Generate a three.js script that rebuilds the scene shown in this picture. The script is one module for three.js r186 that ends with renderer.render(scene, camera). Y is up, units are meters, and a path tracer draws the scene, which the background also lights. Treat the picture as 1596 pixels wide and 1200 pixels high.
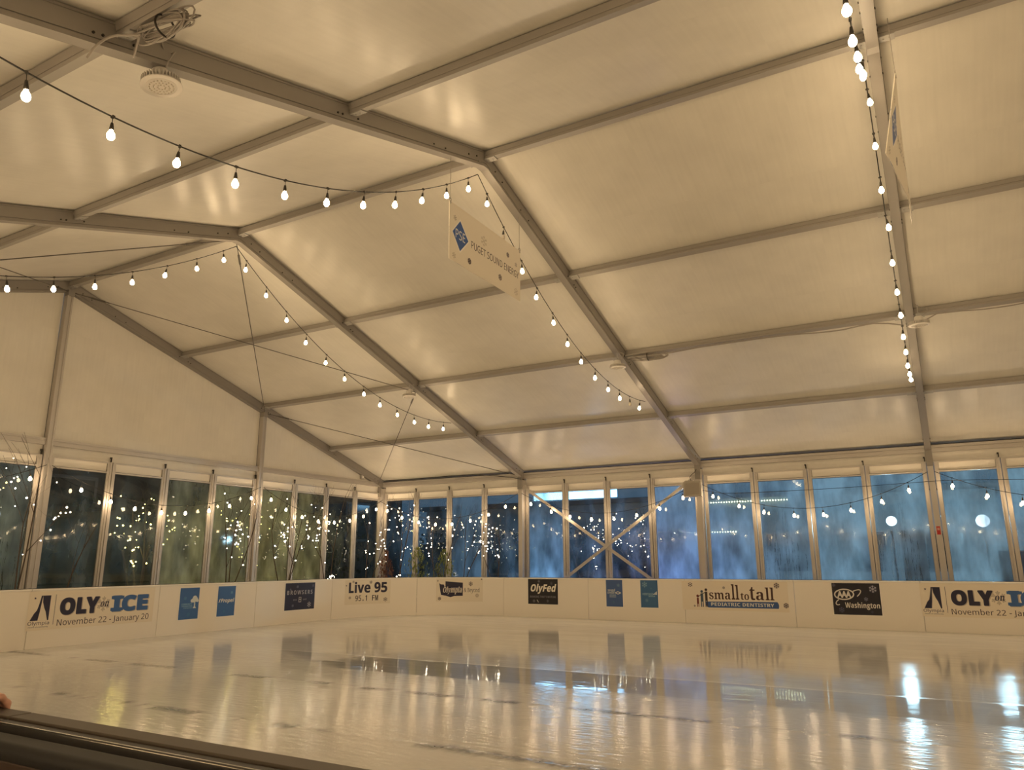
import * as THREE from 'three';
import { mergeGeometries, toCreasedNormals } from 'three/addons/utils/BufferGeometryUtils.js';
import { RoundedBoxGeometry } from 'three/addons/geometries/RoundedBoxGeometry.js';
import { ImprovedNoise } from 'three/addons/math/ImprovedNoise.js';
import { MarchingCubes } from 'three/addons/objects/MarchingCubes.js';

// ---------------------------------------------------------------- camera, sky, exposure
const scene = new THREE.Scene();
const renderer = new THREE.WebGLRenderer({ antialias: true });
renderer.toneMapping = THREE.LinearToneMapping;
renderer.toneMappingExposure = 1.0;
renderer.shadowMap.enabled = true;
const camera = new THREE.PerspectiveCamera(54.855, 1596 / 1200, 0.05, 300);
camera.rotation.order = 'YXZ';
camera.position.set(15.024, 1.432, 18.06);
camera.rotation.set(0.23183, 0.51463, -0.00426);
scene.add(camera);
scene.background = new THREE.Color().setRGB(0.045, 0.088, 0.14);      // overcast blue dusk

const BULB_I = 0.37;                      // candela of one festoon bulb
const WARM = new THREE.Color().setRGB(1.0, 0.675, 0.385);
const WARM_GLOW = [38, 29, 16.5];

// ---------------------------------------------------------------- helpers
const V = (x, y, z) => new THREE.Vector3(x, y, z);
let seed = 7;
const rnd = () => { seed = (seed * 1664525 + 1013904223) >>> 0; return seed / 4294967296; };
const rr = (a, b) => a + (b - a) * rnd();
const noise = new ImprovedNoise();
const fbm = (x, y, z = 0, o = 4) => { let s = 0, a = 0.5, f = 1; for (let i = 0; i < o; i++) { s += a * noise.noise(x * f, y * f, z + i * 7.1); a *= 0.5; f *= 2.03; } return s; };
const used = {};
function numbered(n) { const k = used[n] = (used[n] ?? -1) + 1; return k ? `${n}_${String(k).padStart(3, '0')}` : n; }
function tag(o, label, category, group, kind) {
  if (label) o.userData.label = label;
  if (category) o.userData.category = category;
  if (group) o.userData.group = group;
  if (kind) o.userData.kind = kind;
  return o;
}
function thing(name, label, category, p = [0, 0, 0], turn = 0, group, kind) {
  const g = new THREE.Group(); g.name = numbered(name); g.position.set(...p); g.rotation.y = turn;
  scene.add(g);
  return tag(g, label, category, group, kind);
}
function clean(g) {
  let q = g.index ? g.toNonIndexed() : g;
  for (const k of Object.keys(q.attributes)) if (!['position', 'normal', 'uv'].includes(k)) q.deleteAttribute(k);
  if (!q.attributes.uv) q.setAttribute('uv', new THREE.BufferAttribute(new Float32Array(q.attributes.position.count * 2), 2));
  if (!q.attributes.normal) q.computeVertexNormals();
  return q;
}
const merge = (a) => (a.length === 1 ? a[0] : mergeGeometries(a.map(clean)));
function part(name, geos, m, parent, label) {
  const o = new THREE.Mesh(Array.isArray(geos) ? merge(geos) : geos, m);
  o.name = parent ? name : numbered(name); o.castShadow = o.receiveShadow = true;
  (parent ?? scene).add(o);
  if (label) o.userData.label = label;
  return o;
}
const box = (w, h, d, x = 0, y = 0, z = 0) => new THREE.BoxGeometry(w, h, d).translate(x, y, z);
const rbox = (w, h, d, x = 0, y = 0, z = 0, r = 0.01) => new RoundedBoxGeometry(w, h, d, 2, Math.min(r, w / 2.1, h / 2.1, d / 2.1)).translate(x, y, z);
function tubeBetween(a, b, r0, r1 = r0, seg = 6) {
  const d = b.clone().sub(a), L = d.length();
  const g = new THREE.CylinderGeometry(r1, r0, L, seg, 1, false);
  g.applyQuaternion(new THREE.Quaternion().setFromUnitVectors(V(0, 1, 0), d.normalize()));
  return g.translate((a.x + b.x) / 2, (a.y + b.y) / 2, (a.z + b.z) / 2);
}
const tubeAlong = (pts, r, seg = 6, n = pts.length * 3) => new THREE.TubeGeometry(new THREE.CatmullRomCurve3(pts), n, r, seg);
function barBetween(a, b, w, h, side) {          // rectangular bar; side = direction of w
  const d = b.clone().sub(a), L = d.length(); d.normalize();
  const s = side.clone().addScaledVector(d, -side.dot(d)).normalize(), u = V(0, 0, 0).crossVectors(d, s);
  const g = new THREE.BoxGeometry(w, h, L);
  g.applyMatrix4(new THREE.Matrix4().makeBasis(s, u, d));
  const c = a.clone().add(b).multiplyScalar(0.5);
  return g.translate(c.x, c.y, c.z);
}
function sag(a, b, s, n = 24) { const out = []; for (let i = 0; i <= n; i++) { const t = i / n; const p = a.clone().lerp(b, t); p.y -= 4 * s * t * (1 - t); out.push(p); } return out; }
function dataTex(w, h, f, srgb = false, repeat = true) {
  const d = new Uint8Array(w * h * 4);
  for (let y = 0; y < h; y++) for (let x = 0; x < w; x++) { const c = f(x / w, y / h); for (let k = 0; k < 3; k++) d[(y * w + x) * 4 + k] = Math.max(0, Math.min(255, Math.round(255 * (Array.isArray(c) ? c[k] : c)))); d[(y * w + x) * 4 + 3] = 255; }
  const t = new THREE.DataTexture(d, w, h); t.magFilter = t.minFilter = THREE.LinearFilter; if (repeat) t.wrapS = t.wrapT = THREE.RepeatWrapping;
  if (srgb) t.colorSpace = THREE.SRGBColorSpace; t.needsUpdate = true; return t;
}
const std = (rgb, rough = 0.5, metal = 0, extra = {}) => new THREE.MeshStandardMaterial({ color: new THREE.Color().setRGB(...rgb), roughness: rough, metalness: metal, ...extra });
const glow = (rgb, strength = 1) => new THREE.MeshStandardMaterial({ color: 0xffffff, emissive: new THREE.Color().setRGB(...rgb), emissiveIntensity: strength, roughness: 0.4 });

// ---------------------------------------------------------------- materials
const fabricBump = dataTex(512, 512, (u, v) => 0.5 + 0.35 * fbm(u * 6, v * 6, 1, 4) + 0.06 * Math.sin(u * 512 * 1.57) * Math.sin(v * 512 * 1.57));
const fabricTone = dataTex(512, 512, (u, v) => { const a = 0.96 + 0.05 * fbm(u * 3, v * 3, 3) + 0.025 * fbm(u * 40, v * 2, 9, 2); return [a, a, a * 0.995]; }, true);
const M = {
  fabric: new THREE.MeshStandardMaterial({ color: new THREE.Color().setRGB(0.80, 0.765, 0.70), map: fabricTone, roughness: 0.3, bumpMap: fabricBump, bumpScale: 0.004, side: THREE.DoubleSide }),
  header: std([0.82, 0.78, 0.71], 0.5, 0, { side: THREE.DoubleSide }),
  alu: std([0.27, 0.248, 0.225], 0.42, 0.15), purlin: std([0.36, 0.335, 0.305], 0.42, 0.15),  // purlin: alu lightened for the bulb light on its undersides
  aluLight: std([0.46, 0.43, 0.4], 0.38, 0.35),
  bracket: std([0.4, 0.385, 0.36], 0.4, 0.2),
  bolt: std([0.05, 0.045, 0.04], 0.5, 0.6),
  blackCable: std([0.012, 0.011, 0.01], 0.55),
  socket: std([0.03, 0.026, 0.022], 0.5),
  wire: std([0.32, 0.29, 0.26], 0.5),
  cableSteel: std([0.12, 0.11, 0.1], 0.4, 0.6),
  bulb: glow(WARM_GLOW), dead: std([0.55, 0.5, 0.42], 0.1),
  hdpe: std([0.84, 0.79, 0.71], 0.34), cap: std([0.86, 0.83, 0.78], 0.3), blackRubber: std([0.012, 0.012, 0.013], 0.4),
  whiteCast: std([0.56, 0.53, 0.49], 0.45), lens: std([0.5, 0.47, 0.43], 0.15),
  bark: std([0.06, 0.042, 0.03], 0.85), fairyWhite: glow([22, 19, 14]), fairyYellow: glow([20, 16, 4.5]),
  leaf: std([0.17, 0.2, 0.03], 0.7, 0, { side: THREE.DoubleSide }), deadLeaf: std([0.13, 0.05, 0.03], 0.8, 0, { side: THREE.DoubleSide }),
  pot: std([0.09, 0.07, 0.055], 0.7),
  pane: new THREE.MeshPhysicalMaterial({ color: new THREE.Color().setRGB(0.86, 0.9, 0.9), roughness: 0.03, transmission: 1, thickness: 0, ior: 1.5 }),
};
function film(k, base, streaks) {                                   // condensation on the outside of the vinyl: droplets with runs where it has trickled
  const s = 11 + k * 17;
  const run = []; for (let i = 0; i < 46; i++) { const h = Math.abs(Math.sin((i + 1) * 91.7 * (k + 1)) * 43758.5) % 1, q = Math.abs(Math.sin((i + 3) * 37.3 * (k + 2)) * 15731.7) % 1; run.push([h, 0.15 + 0.75 * q, 0.0015 + 0.0035 * ((h * 13) % 1), 0.1 + 0.4 * ((q * 7) % 1)]); }
  const wet = (u, v) => {
    let a = base + 0.75 * fbm(u * 2.2 + s, v * 2.6, s, 5) + 0.04 * fbm(u * 24, v * 5, s + 3, 3);
    for (const [x, y, w, l] of run) { const wob = x + 0.01 * Math.sin(v * 30 + x * 60); if (v < y && v > y - l && Math.abs(u - wob) < w) a -= (streaks ? 0.42 : 0.04) * Math.max(0, 0.4 + 1.6 * fbm(u * 5, v * 30, s + 9, 2)); }
    return Math.max(0.2, Math.min(0.97, a));
  };
  return new THREE.MeshPhysicalMaterial({ color: new THREE.Color().setRGB(0.93, 0.95, 0.96), roughness: 1, roughnessMap: dataTex(192, 448, wet, false, false), transmission: 1, thickness: 0, ior: 1.2, specularIntensity: 0.2 });
}
const films = [[0.72, 0], [0.42, 0], [0.8, 0], [0.66, 1], [0.46, 1], [0.36, 0], [0.86, 0]].map(([b, st], i) => film(i, b, st));   // hazy, clear, very hazy, hazy with runs, clear with runs

// ---------------------------------------------------------------- tent dimensions
const EY = 3.837, RY = 7.064, HW = 10.336, ZR = 10, BAY = 5, NB = 5, X1 = BAY * NB;
const ZA = ZR - HW, ZB = ZR + HW;                     // long wall in view, long wall behind the camera
const slope = Math.atan2(RY - EY, HW);
const fy = (z) => EY + (RY - EY) * (1 - Math.abs(z - ZR) / HW);
const PUR = [2.766, 5.295, 7.825];
const GP = [ZR - 5.295, ZR, ZR + 5.295];             // gable posts
const ORD = ['gable-end', 'second', 'third', 'fourth', 'fifth', 'far-right end'];

// ---------------------------------------------------------------- ground, floor, ice
{
  const gt = dataTex(512, 512, (u, v) => { const a = 0.5 + 0.4 * fbm(u * 30, v * 30, 2); return [a, a, a]; });
  gt.repeat.set(12, 12);
  const g = new THREE.BoxGeometry(110, 0.1, 110).translate(8, -0.25, -4);
  tag(part('ground', g, std([0.04, 0.042, 0.045], 0.35, 0, { roughnessMap: gt })), 'dark wet pavement outside the tent', null, null, 'structure');
  const f = part('floor', box(X1 + 0.1, 0.16, HW * 2 + 0.1, X1 / 2, -0.11, ZR), std([0.3, 0.26, 0.21], 0.6));
  tag(f, 'flat walkway flooring of the tent around the ice rink', null, null, 'structure');
}
const RX0 = 1.45, RX1 = 23.55, RZ0 = 0.45, RZ1 = 16.62, RAD = 3.2;
{
  // ice: lanes left by resurfacing run along x; a clear wet lane mirrors the windows, the rest is frosted
  const W = RX1 - RX0, D = RZ1 - RZ0;
  const toXZ = (u, v) => [RX0 + u * W, RZ0 + v * D];
  const sm = (a, b, x) => { const t = Math.max(0, Math.min(1, (x - a) / (b - a))); return t * t * (3 - 2 * t); };
  const wetLane = (x, z) => {
    const start = 5.2 + 2.2 * Math.max(0, (z - 8.7)) * 0.8;
    return sm(8.62, 8.7, z + 0.05 * fbm(x * 0.6, 0, 4)) * (1 - sm(9.78, 9.88, z + 0.06 * fbm(x * 0.5, 2, 5))) * sm(start, start + 0.6, x);
  };
  const rough = dataTex(1400, 1050, (u, v) => {
    const [x, z] = toXZ(u, v);
    let r = 0.085 + 0.025 * sm(9.85, 10.5, z) + 0.05 * fbm(x * 0.35, z * 2.2, 1) + 0.04 * fbm(x * 2, z * 9, 2, 3);
    r += 0.02 * sm(9.85, 10.5, z);
    r += 0.12 * sm(3.2, 1.6, z) * 0.6 + 0.1 * sm(4.5, 2.4, x);
    const w = wetLane(x, z); r = r * (1 - w) + 0.03 * w;
    for (const [zz, ww] of [[8.62, 0.05]]) { const d = Math.abs(z - zz - 0.08 * fbm(x * 0.4, zz, 8)); if (d < ww) r += 0.2 * (1 - d / ww) * sm(4.5, 6.5, x); }
    return Math.max(0.03, Math.min(0.5, r));
  }, false, false);
  const tone = dataTex(1400, 1050, (u, v) => {
    const [x, z] = toXZ(u, v);
    let a = 0.93 + 0.05 * fbm(x * 0.5, z * 1.5, 11) + 0.03 * fbm(x * 3, z * 14, 12, 3);
    for (const [zz, ww, k] of [[10.9, 0.07, 0.5], [12.82, 0.075, 0.5], [14.5, 0.06, 0.3]]) {
      const d = Math.abs(z - zz - 0.1 * fbm(x * 0.7, zz, 21) - 0.11 * fbm(x * 6, zz, 22, 3));
      const on = sm(-0.02, 0.14, fbm(x * 1.6, zz * 3, 23, 3) + 0.06);
      if (d < ww * 1.6) a -= k * on * (1 - d / (ww * 1.6)) * (0.5 + 1.6 * Math.abs(fbm(x * 16, z * 22, 24, 2)));
    }
    a -= 0.13 * wetLane(x, z) * (1 - 0.7 * sm(10, 14, x));
    for (const [cx, cz, r0] of [[8.4, 11.6, 3.6], [8.2, 11.2, 2.5]]) { const d = Math.abs(Math.hypot(x - cx, (z - cz) * 1.6) - r0 - 0.06 * fbm(x, z, 44)); if (d < 0.06 && x < cx && z < cz) a += 0.05 * (1 - d / 0.06); }
    { const d = Math.abs(z - 8.64 - 0.05 * fbm(x * 0.4, 8.64, 8)); if (d < 0.035) a += 0.05 * (1 - d / 0.035) * sm(4.5, 6.5, x) * (0.6 + fbm(x * 3, 5, 6, 2)); }
    return [a, a, a];
  }, true, false);
  const bump = dataTex(1400, 1050, (u, v) => {
    const [x, z] = toXZ(u, v);
    let h = 0.4 + 0.10 * fbm(x * 1.2, z * 4, 31) + (0.2 * fbm(x * 5, z * 18, 32, 3) + 0.07 * fbm(x * 12, z * 60, 34, 2)) * (1 - 0.9 * wetLane(x, z)) * sm(6.5, 10.5, z);
    for (const zz of [10.9, 12.82, 14.5]) { const d = Math.abs(z - zz - 0.1 * fbm(x * 0.7, zz, 21) - 0.05 * fbm(x * 5, zz, 22)); if (d < 0.07) h += 0.35 * (1 - d / 0.07) * Math.max(0, 0.3 + 1.5 * fbm(x * 9, z * 12, 33, 2)); }
    return h;
  }, false, false);
  const shape = new THREE.Shape();
  const rect = (s, x0, y0, x1, y1, r) => { s.moveTo(x0 + r, y0); s.lineTo(x1 - r, y0); s.absarc(x1 - r, y0 + r, r, -Math.PI / 2, 0); s.lineTo(x1, y1 - r); s.absarc(x1 - r, y1 - r, r, 0, Math.PI / 2); s.lineTo(x0 + r, y1); s.absarc(x0 + r, y1 - r, r, Math.PI / 2, Math.PI); s.lineTo(x0, y0 + r); s.absarc(x0 + r, y0 + r, r, Math.PI, 1.5 * Math.PI); };
  rect(shape, RX0 - 0.02, RZ0 - 0.02, RX1 + 0.02, RZ1 + 0.02, RAD);
  const g = new THREE.ExtrudeGeometry(shape, { depth: 0.03, bevelEnabled: false, curveSegments: 24 });
  const p = g.attributes.position, uv = g.attributes.uv;
  for (let i = 0; i < p.count; i++) uv.setXY(i, (p.getX(i) - RX0) / W, (p.getY(i) - RZ0) / D);
  g.rotateX(Math.PI / 2);                             // shape y becomes world z, extrusion goes down
  const m = new THREE.MeshPhysicalMaterial({ color: new THREE.Color().setRGB(0.80, 0.79, 0.76), map: tone, roughness: 1, roughnessMap: rough, bumpMap: bump, bumpScale: 0.012, ior: 1.42 });
  tag(part('ice_sheet', g, m), 'wet glossy white ice of the skating rink with resurfacing streaks', null, null, 'structure');
}

// ---------------------------------------------------------------- roof fabric (ceiling)
{
  const ceil = thing('ceiling', 'white fabric tent roof in panels between the aluminium rafters', null, [0, 0, 0], 0, null, 'structure');
  const zs = [0, ...PUR, HW];
  for (let b = 0; b < NB; b++) for (const side of [-1, 1]) for (let i = 0; i < 4; i++) {
    const g = new THREE.BoxGeometry(BAY, 0.012, 1, 24, 1, 16);
    const p = g.attributes.position, uv = g.attributes.uv;
    for (let k = 0; k < p.count; k++) {
      const s = p.getX(k) / BAY + 0.5, t = p.getZ(k) + 0.5;
      const z = ZR + side * (zs[i] + (zs[i + 1] - zs[i]) * t);
      const bulge = 16 * s * (1 - s) * t * (1 - t);
      const y = fy(z) + 0.012 + p.getY(k) + 0.035 * bulge * bulge + 0.012 * fbm(s * 4 + b * 3, t * 3 + i, side, 3) * Math.sqrt(bulge);
      p.setXYZ(k, b * BAY + s * BAY, y, z); uv.setXY(k, s * 2.5 + b, t * 1.5 + i);
    }
    if (side > 0) { /* same winding either way: z runs down for side -1 */ } else { const ix = g.index; for (let k = 0; k < ix.count; k += 3) { const a = ix.getX(k); ix.setX(k, ix.getX(k + 2)); ix.setX(k + 2, a); } }
    g.computeVertexNormals();
    part('roof_panel', g, M.fabric, ceil);
  }
}

// ---------------------------------------------------------------- portal frames
function rafterSlab(x, side, o0, o1, w) {            // extruded strip between vertical offsets o0 > o1 below the fabric
  const s = new THREE.Shape();
  const ze = ZR + side * (HW - 0.02), C = 0;
  s.moveTo(ZR - C, fy(ZR) - o0); s.lineTo(ze, fy(ze) - o0); s.lineTo(ze, fy(ze) - o1); s.lineTo(ZR, fy(ZR) - o1); s.closePath();
  const g = new THREE.ExtrudeGeometry(s, { depth: w, bevelEnabled: false });
  // shape (x=z, y=y), extruded along +z -> turn so that shape x is world z and the extrusion is world -x
  g.applyMatrix4(new THREE.Matrix4().makeBasis(V(0, 0, 1), V(0, 1, 0), V(-1, 0, 0)));
  return g.translate(x + w / 2, 0, 0);
}
const frames = [];
const frameWhere = ['against the far fabric gable', 'next in front of the far gable', 'carrying the lettered banner in mid picture', 'passing straight overhead at right', 'beyond the right edge of the picture', 'at the other end of the tent'];
for (let f = 0; f <= NB; f++) {
  const x = f * BAY;
  const t = thing('portal_frame', `aluminium rafters and posts of the frame ${frameWhere[f]}`, 'tent frame', [x, 0, ZR], 0, 'aluminium portal frames');
  frames.push(t);
  for (const side of [-1, 1]) {
    part('rafter', [rafterSlab(0, side, 0.0, 0.185, 0.12), rafterSlab(0, side, 0.185, 0.197, 0.1), rafterSlab(0, side, 0.197, 0.235, 0.12), rafterSlab(0, side, 0.012, 0.03, 0.136)].map((g) => g.translate(0, 0, -ZR)), M.alu, t);
    const zo = side * (HW - 0.12);
    part('post', [box(0.12, 3.62, 0.035, 0, 1.8, zo - side * 0.1), box(0.1, 3.62, 0.13, 0, 1.8, zo), box(0.12, 3.62, 0.1, 0, 1.8, zo + side * 0.07), rbox(0.3, 0.02, 0.34, 0, -0.02, zo)], M.aluLight, t);
    const a = ZR + side * (HW - 0.14);
    part('eave_bracket', [rbox(0.134, 0.34, 0.05, 0, fy(a) - 0.36, side * (HW - 0.25), 0.006), rbox(0.134, 0.12, 0.25, 0, fy(a) - 0.17, side * (HW - 0.14), 0.006)], M.alu, t);
    const bolts = [];
    const boltAt = (d, o) => { for (const s of [-1, 1]) bolts.push(new THREE.CylinderGeometry(0.011, 0.011, 0.014, 6).rotateZ(Math.PI / 2).translate(s * 0.064, fy(ZR + side * d) - o, side * d)); };
    for (const d of [...PUR]) { boltAt(d + 0.12, 0.15); boltAt(d + 0.19, 0.15); boltAt(d - 0.12, 0.15); }
    boltAt(0.25, 0.12); boltAt(0.45, 0.13); boltAt(1.0, 0.16); boltAt(1.25, 0.15); boltAt(HW - 0.4, 0.12); boltAt(HW - 0.55, 0.12);
    part('bolts', bolts, M.bolt, t).userData.kind = 'stuff';
  }
  part('apex_plate', [rbox(0.126, 0.02, 0.4, 0, fy(ZR) - 0.243, 0, 0.004)], M.alu, t);
}

// ---------------------------------------------------------------- purlins
{
  const rows = [[0, 'ridge'], ...[-1, 1].flatMap((s) => PUR.map((d, i) => [s * d, `${['upper', 'middle', 'lower'][i]} ${s < 0 ? 'far-slope' : 'near-slope'}`]))];
  const L = BAY - 0.12;
  const geoFor = (d) => {
    const a = d === 0 ? 0 : Math.sign(d) * slope;
    const g = merge([box(L, 0.07, 0.1, 0, -0.035, 0), box(L, 0.008, 0.088, 0, -0.074, 0), box(L, 0.03, 0.1, 0, -0.093, 0)]);
    return g.rotateX(a);
  };
  const endGeo = (d) => merge([box(0.16, 0.014, 0.11, 0, -0.114, 0), ...[-0.03, 0.03].map((q) => new THREE.CylinderGeometry(0.009, 0.009, 0.02, 6).translate(q, -0.12, 0))]).rotateX(d === 0 ? 0 : Math.sign(d) * slope);
  const wheres = ['between the far gable and the second frame', 'between the second frame and the banner frame', 'between the banner frame and the overhead frame', 'to the right of the overhead frame', 'beyond the right edge of the picture'];
  for (const [d, word] of rows) {
    const g = geoFor(d), e = endGeo(d);
    for (let b = 0; b < NB; b++) {
      const z = ZR + d;
      const t = thing('roof_purlin', `${word} purlin ${wheres[b]}`, 'beam', [b * BAY + 2.5, fy(z) - (d === 0 ? 0.03 : 0.004), z], 0, 'aluminium roof purlins');
      part('bar', g, M.purlin, t);
      for (const s of [-1, 1]) { const o = part('end_bracket', e, M.bracket, t); o.position.x = s * (L / 2 - 0.08); }
    }
  }
  for (const [z, s, word] of [[ZA, 1, 'far window wall'], [ZB, -1, 'wall behind the camera']]) for (let b = 0; b < NB; b++) {
    const t = thing('eave_beam', `eave beam along the top of the ${word} ${wheres[b]}`, 'beam', [b * BAY + 2.5, 3.66, z], 0, 'eave beams');
    part('bar', [box(L, 0.075, 0.13, 0, 0.04, s * 0.08), box(L, 0.012, 0.1, 0, 0.083, s * 0.075), box(L, 0.06, 0.13, 0, 0.118, s * 0.08)], M.aluLight, t);
    part('keder_strip', tubeBetween(V(-L / 2, 0.158, s * 0.13), V(L / 2, 0.158, s * 0.13), 0.012), M.bolt, t);
  }
}

// ---------------------------------------------------------------- walls and windows
function windowUnit(n, w, parent, filmId, label) {      // local: x along the wall, z towards the inside, base at the floor
  const g = new THREE.Group(); g.name = `window_${n}`; g.userData.kind = 'structure'; if (label) g.userData.label = label;
  parent.add(g);
  const h0 = 0.12, top = 3.47, r = 0.085;
  for (const s of [-1, 1]) {
    const x = s * (w / 2 - r / 2 - 0.004);
    part('side_rail', [box(r, top - h0, 0.05, x, (top + h0) / 2, 0.02), box(r * 0.42, top - h0, 0.02, x + s * r * 0.22, (top + h0) / 2, 0.055)], M.aluLight, g);
  }
  const iw = w - 2 * r;
  part('top_rail', [box(iw, 0.03, 0.045, 0, top - 0.015, 0.02)], M.aluLight, g);
  part('header_panel', box(iw, 0.19, 0.01, 0, 3.36, 0.005), M.header, g);
  part('glazing_bar', box(iw, 0.03, 0.045, 0, 3.255, 0.02), M.aluLight, g);
  part('bottom_rail', [box(iw, 0.12, 0.05, 0, h0 + 0.06, 0.02), box(iw, 0.18, 0.02, 0, 0.03, 0.01)], M.aluLight, g);
  const pg = new THREE.PlaneGeometry(iw, 3.0).translate(0, 1.74, 0.004);
  part('pane', pg, M.pane, g);
  part('condensation', new THREE.PlaneGeometry(iw, 3.0).translate(0, 1.74, -0.004), films[filmId], g);
  const gk = [];
  for (const [y0, y1] of [[3.275, 3.445], [0.245, 3.232]]) { for (const q of [y0, y1]) gk.push(box(iw, 0.008, 0.012, 0, q, 0.012)); for (const q of [-1, 1]) gk.push(box(0.008, y1 - y0, 0.012, q * (iw / 2 - 0.004), (y0 + y1) / 2, 0.012)); }
  part('gasket', gk, M.bolt, g);
  part('latch', [box(0.02, 0.1, 0.03, w / 2 - 0.02, 3.52, 0.03), box(0.03, 0.03, 0.04, w / 2 - 0.03, 3.56, 0.035)], M.bolt, g);
  return g;
}
const frameWall = { };
let wn = 1;
{
  // long window wall in view
  const wall = thing('wall_back', 'long wall of clear vinyl windows under a white fabric strip', null, [0, 0, 0], 0, null, 'structure');
  frameWall.back = wall;
  for (let b = 0; b < NB; b++) part('valance_panel', box(BAY - 0.12, 0.23, 0.008, b * BAY + 2.5, 3.575, ZA - 0.005), M.fabric, wall);
  const wall2 = thing('wall_left', 'far gable wall of white fabric above vinyl windows', null, [0, 0, 0], 0, null, 'structure');
  // gable fabric
  const zs = [ZA, ...GP, ZB];
  for (let i = 0; i < 4; i++) {
    const a = zs[i] + (i ? 0.065 : 0), c = zs[i + 1] - (i < 3 ? 0.065 : 0);
    const g = new THREE.BoxGeometry(1, 1, 0.012, 30, 20, 1), p = g.attributes.position, uv = g.attributes.uv;
    for (let k = 0; k < p.count; k++) {
      const s = p.getX(k) + 0.5, t = p.getY(k) + 0.5, z = a + (c - a) * s, y0 = 3.79, y = y0 + (fy(z) + 0.01 - y0) * t;
      const rip = 0.006 * Math.sin(z * 34 + 2 * fbm(z * 2, y, 4)) * Math.max(0, 1 - t * 1.2) + 0.02 * fbm(z * 0.8, y * 0.8, i + 40);
      p.setXYZ(k, -0.045 + rip * 4 * s * (1 - s) + p.getZ(k), y, z); uv.setXY(k, z / 2, y / 2);
    }
    g.computeVertexNormals();
    part('fabric_panel', g, M.fabric, wall2);
    part('valance_panel', box(0.008, 0.23, c - a, -0.04, 3.575, (a + c) / 2), M.fabric, wall2);
    part('gable_rail', [box(0.11, 0.07, c - a, 0.0, 3.70, (a + c) / 2), box(0.09, 0.012, c - a, 0, 3.742, (a + c) / 2), box(0.11, 0.045, c - a, 0, 3.771, (a + c) / 2)], M.aluLight, wall2);
  }
  const fid = [1, 4, 6, 5, 0, 5, 1, 2, 0, 3, 2, 3, 0, 2, 3, 0, 2, 0, 3, 2];
  const gfid = [5, 1, 0, 2, 2, 0, 1, 5, 3, 0, 1, 2, 0, 1, 2, 0];
  for (let b = 0; b < NB; b++) for (let i = 0; i < 4; i++) {
    const w = (BAY - 0.14) / 4, g = windowUnit(wn++, w, scene, fid[b * 4 + i], null);
    g.position.set(b * BAY + 0.07 + w * (i + 0.5), 0, ZA);
  }
  for (let k = 0; k < 4; k++) for (let i = 0; i < 4; i++) {
    const a = zs[k] + (k ? 0.07 : 0.12), c = zs[k + 1] - (k < 3 ? 0.07 : 0.12), w = (c - a) / 4;
    const g = windowUnit(wn++, w, scene, gfid[k * 4 + i], null);
    g.position.set(-0.03, 0, a + w * (i + 0.5)); g.rotation.y = Math.PI / 2;
  }
  // wall behind the camera and the other gable: plain fabric
  const wf = thing('wall_front', 'long white fabric wall behind the camera', null, [0, 0, 0], 0, null, 'structure');
  for (let b = 0; b < NB; b++) part('fabric_panel', box(BAY - 0.1, 3.95, 0.012, b * BAY + 2.5, 1.86, ZB + 0.01), M.fabric, wf);
  const wr = thing('wall_right', 'white fabric gable wall at the other end of the tent', null, [0, 0, 0], 0, null, 'structure');
  for (let i = 0; i < 4; i++) {
    const a = zs[i], c = zs[i + 1], s = new THREE.Shape();
    s.moveTo(a, -0.1); s.lineTo(c, -0.1); s.lineTo(c, fy(c) + 0.01); s.lineTo(a, fy(a) + 0.01); s.closePath();
    const g = new THREE.ExtrudeGeometry(s, { depth: 0.012, bevelEnabled: false });
    g.applyMatrix4(new THREE.Matrix4().makeBasis(V(0, 0, 1), V(0, 1, 0), V(-1, 0, 0))).translate(X1 + 0.05, 0, 0);
    part('fabric_panel', g, M.fabric, wr);
  }
  const gl = ['right-hand gable post rising to the sloping rafter', 'centre gable post rising to the roof ridge', 'gable post beyond the left edge of the picture'];
  GP.forEach((z, i) => {
    const h = fy(z) - 0.22;
    const t = thing('gable_post', `tall aluminium ${gl[i]}`, 'post', [0, 0, z], 0, 'gable posts');
    part('column', [box(0.13, h, 0.035, 0.03, h / 2, -0.0425), box(0.11, h, 0.05, 0.03, h / 2, 0), box(0.13, h, 0.035, 0.03, h / 2, 0.0425)], M.aluLight, t);
    part('head_bracket', rbox(0.14, 0.12, 0.13, 0.05, h - 0.05, 0, 0.006), M.alu, t);
    part('foot_plate', rbox(0.28, 0.02, 0.28, 0.03, -0.02, 0, 0.004), M.aluLight, t);
  });
}

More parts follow.
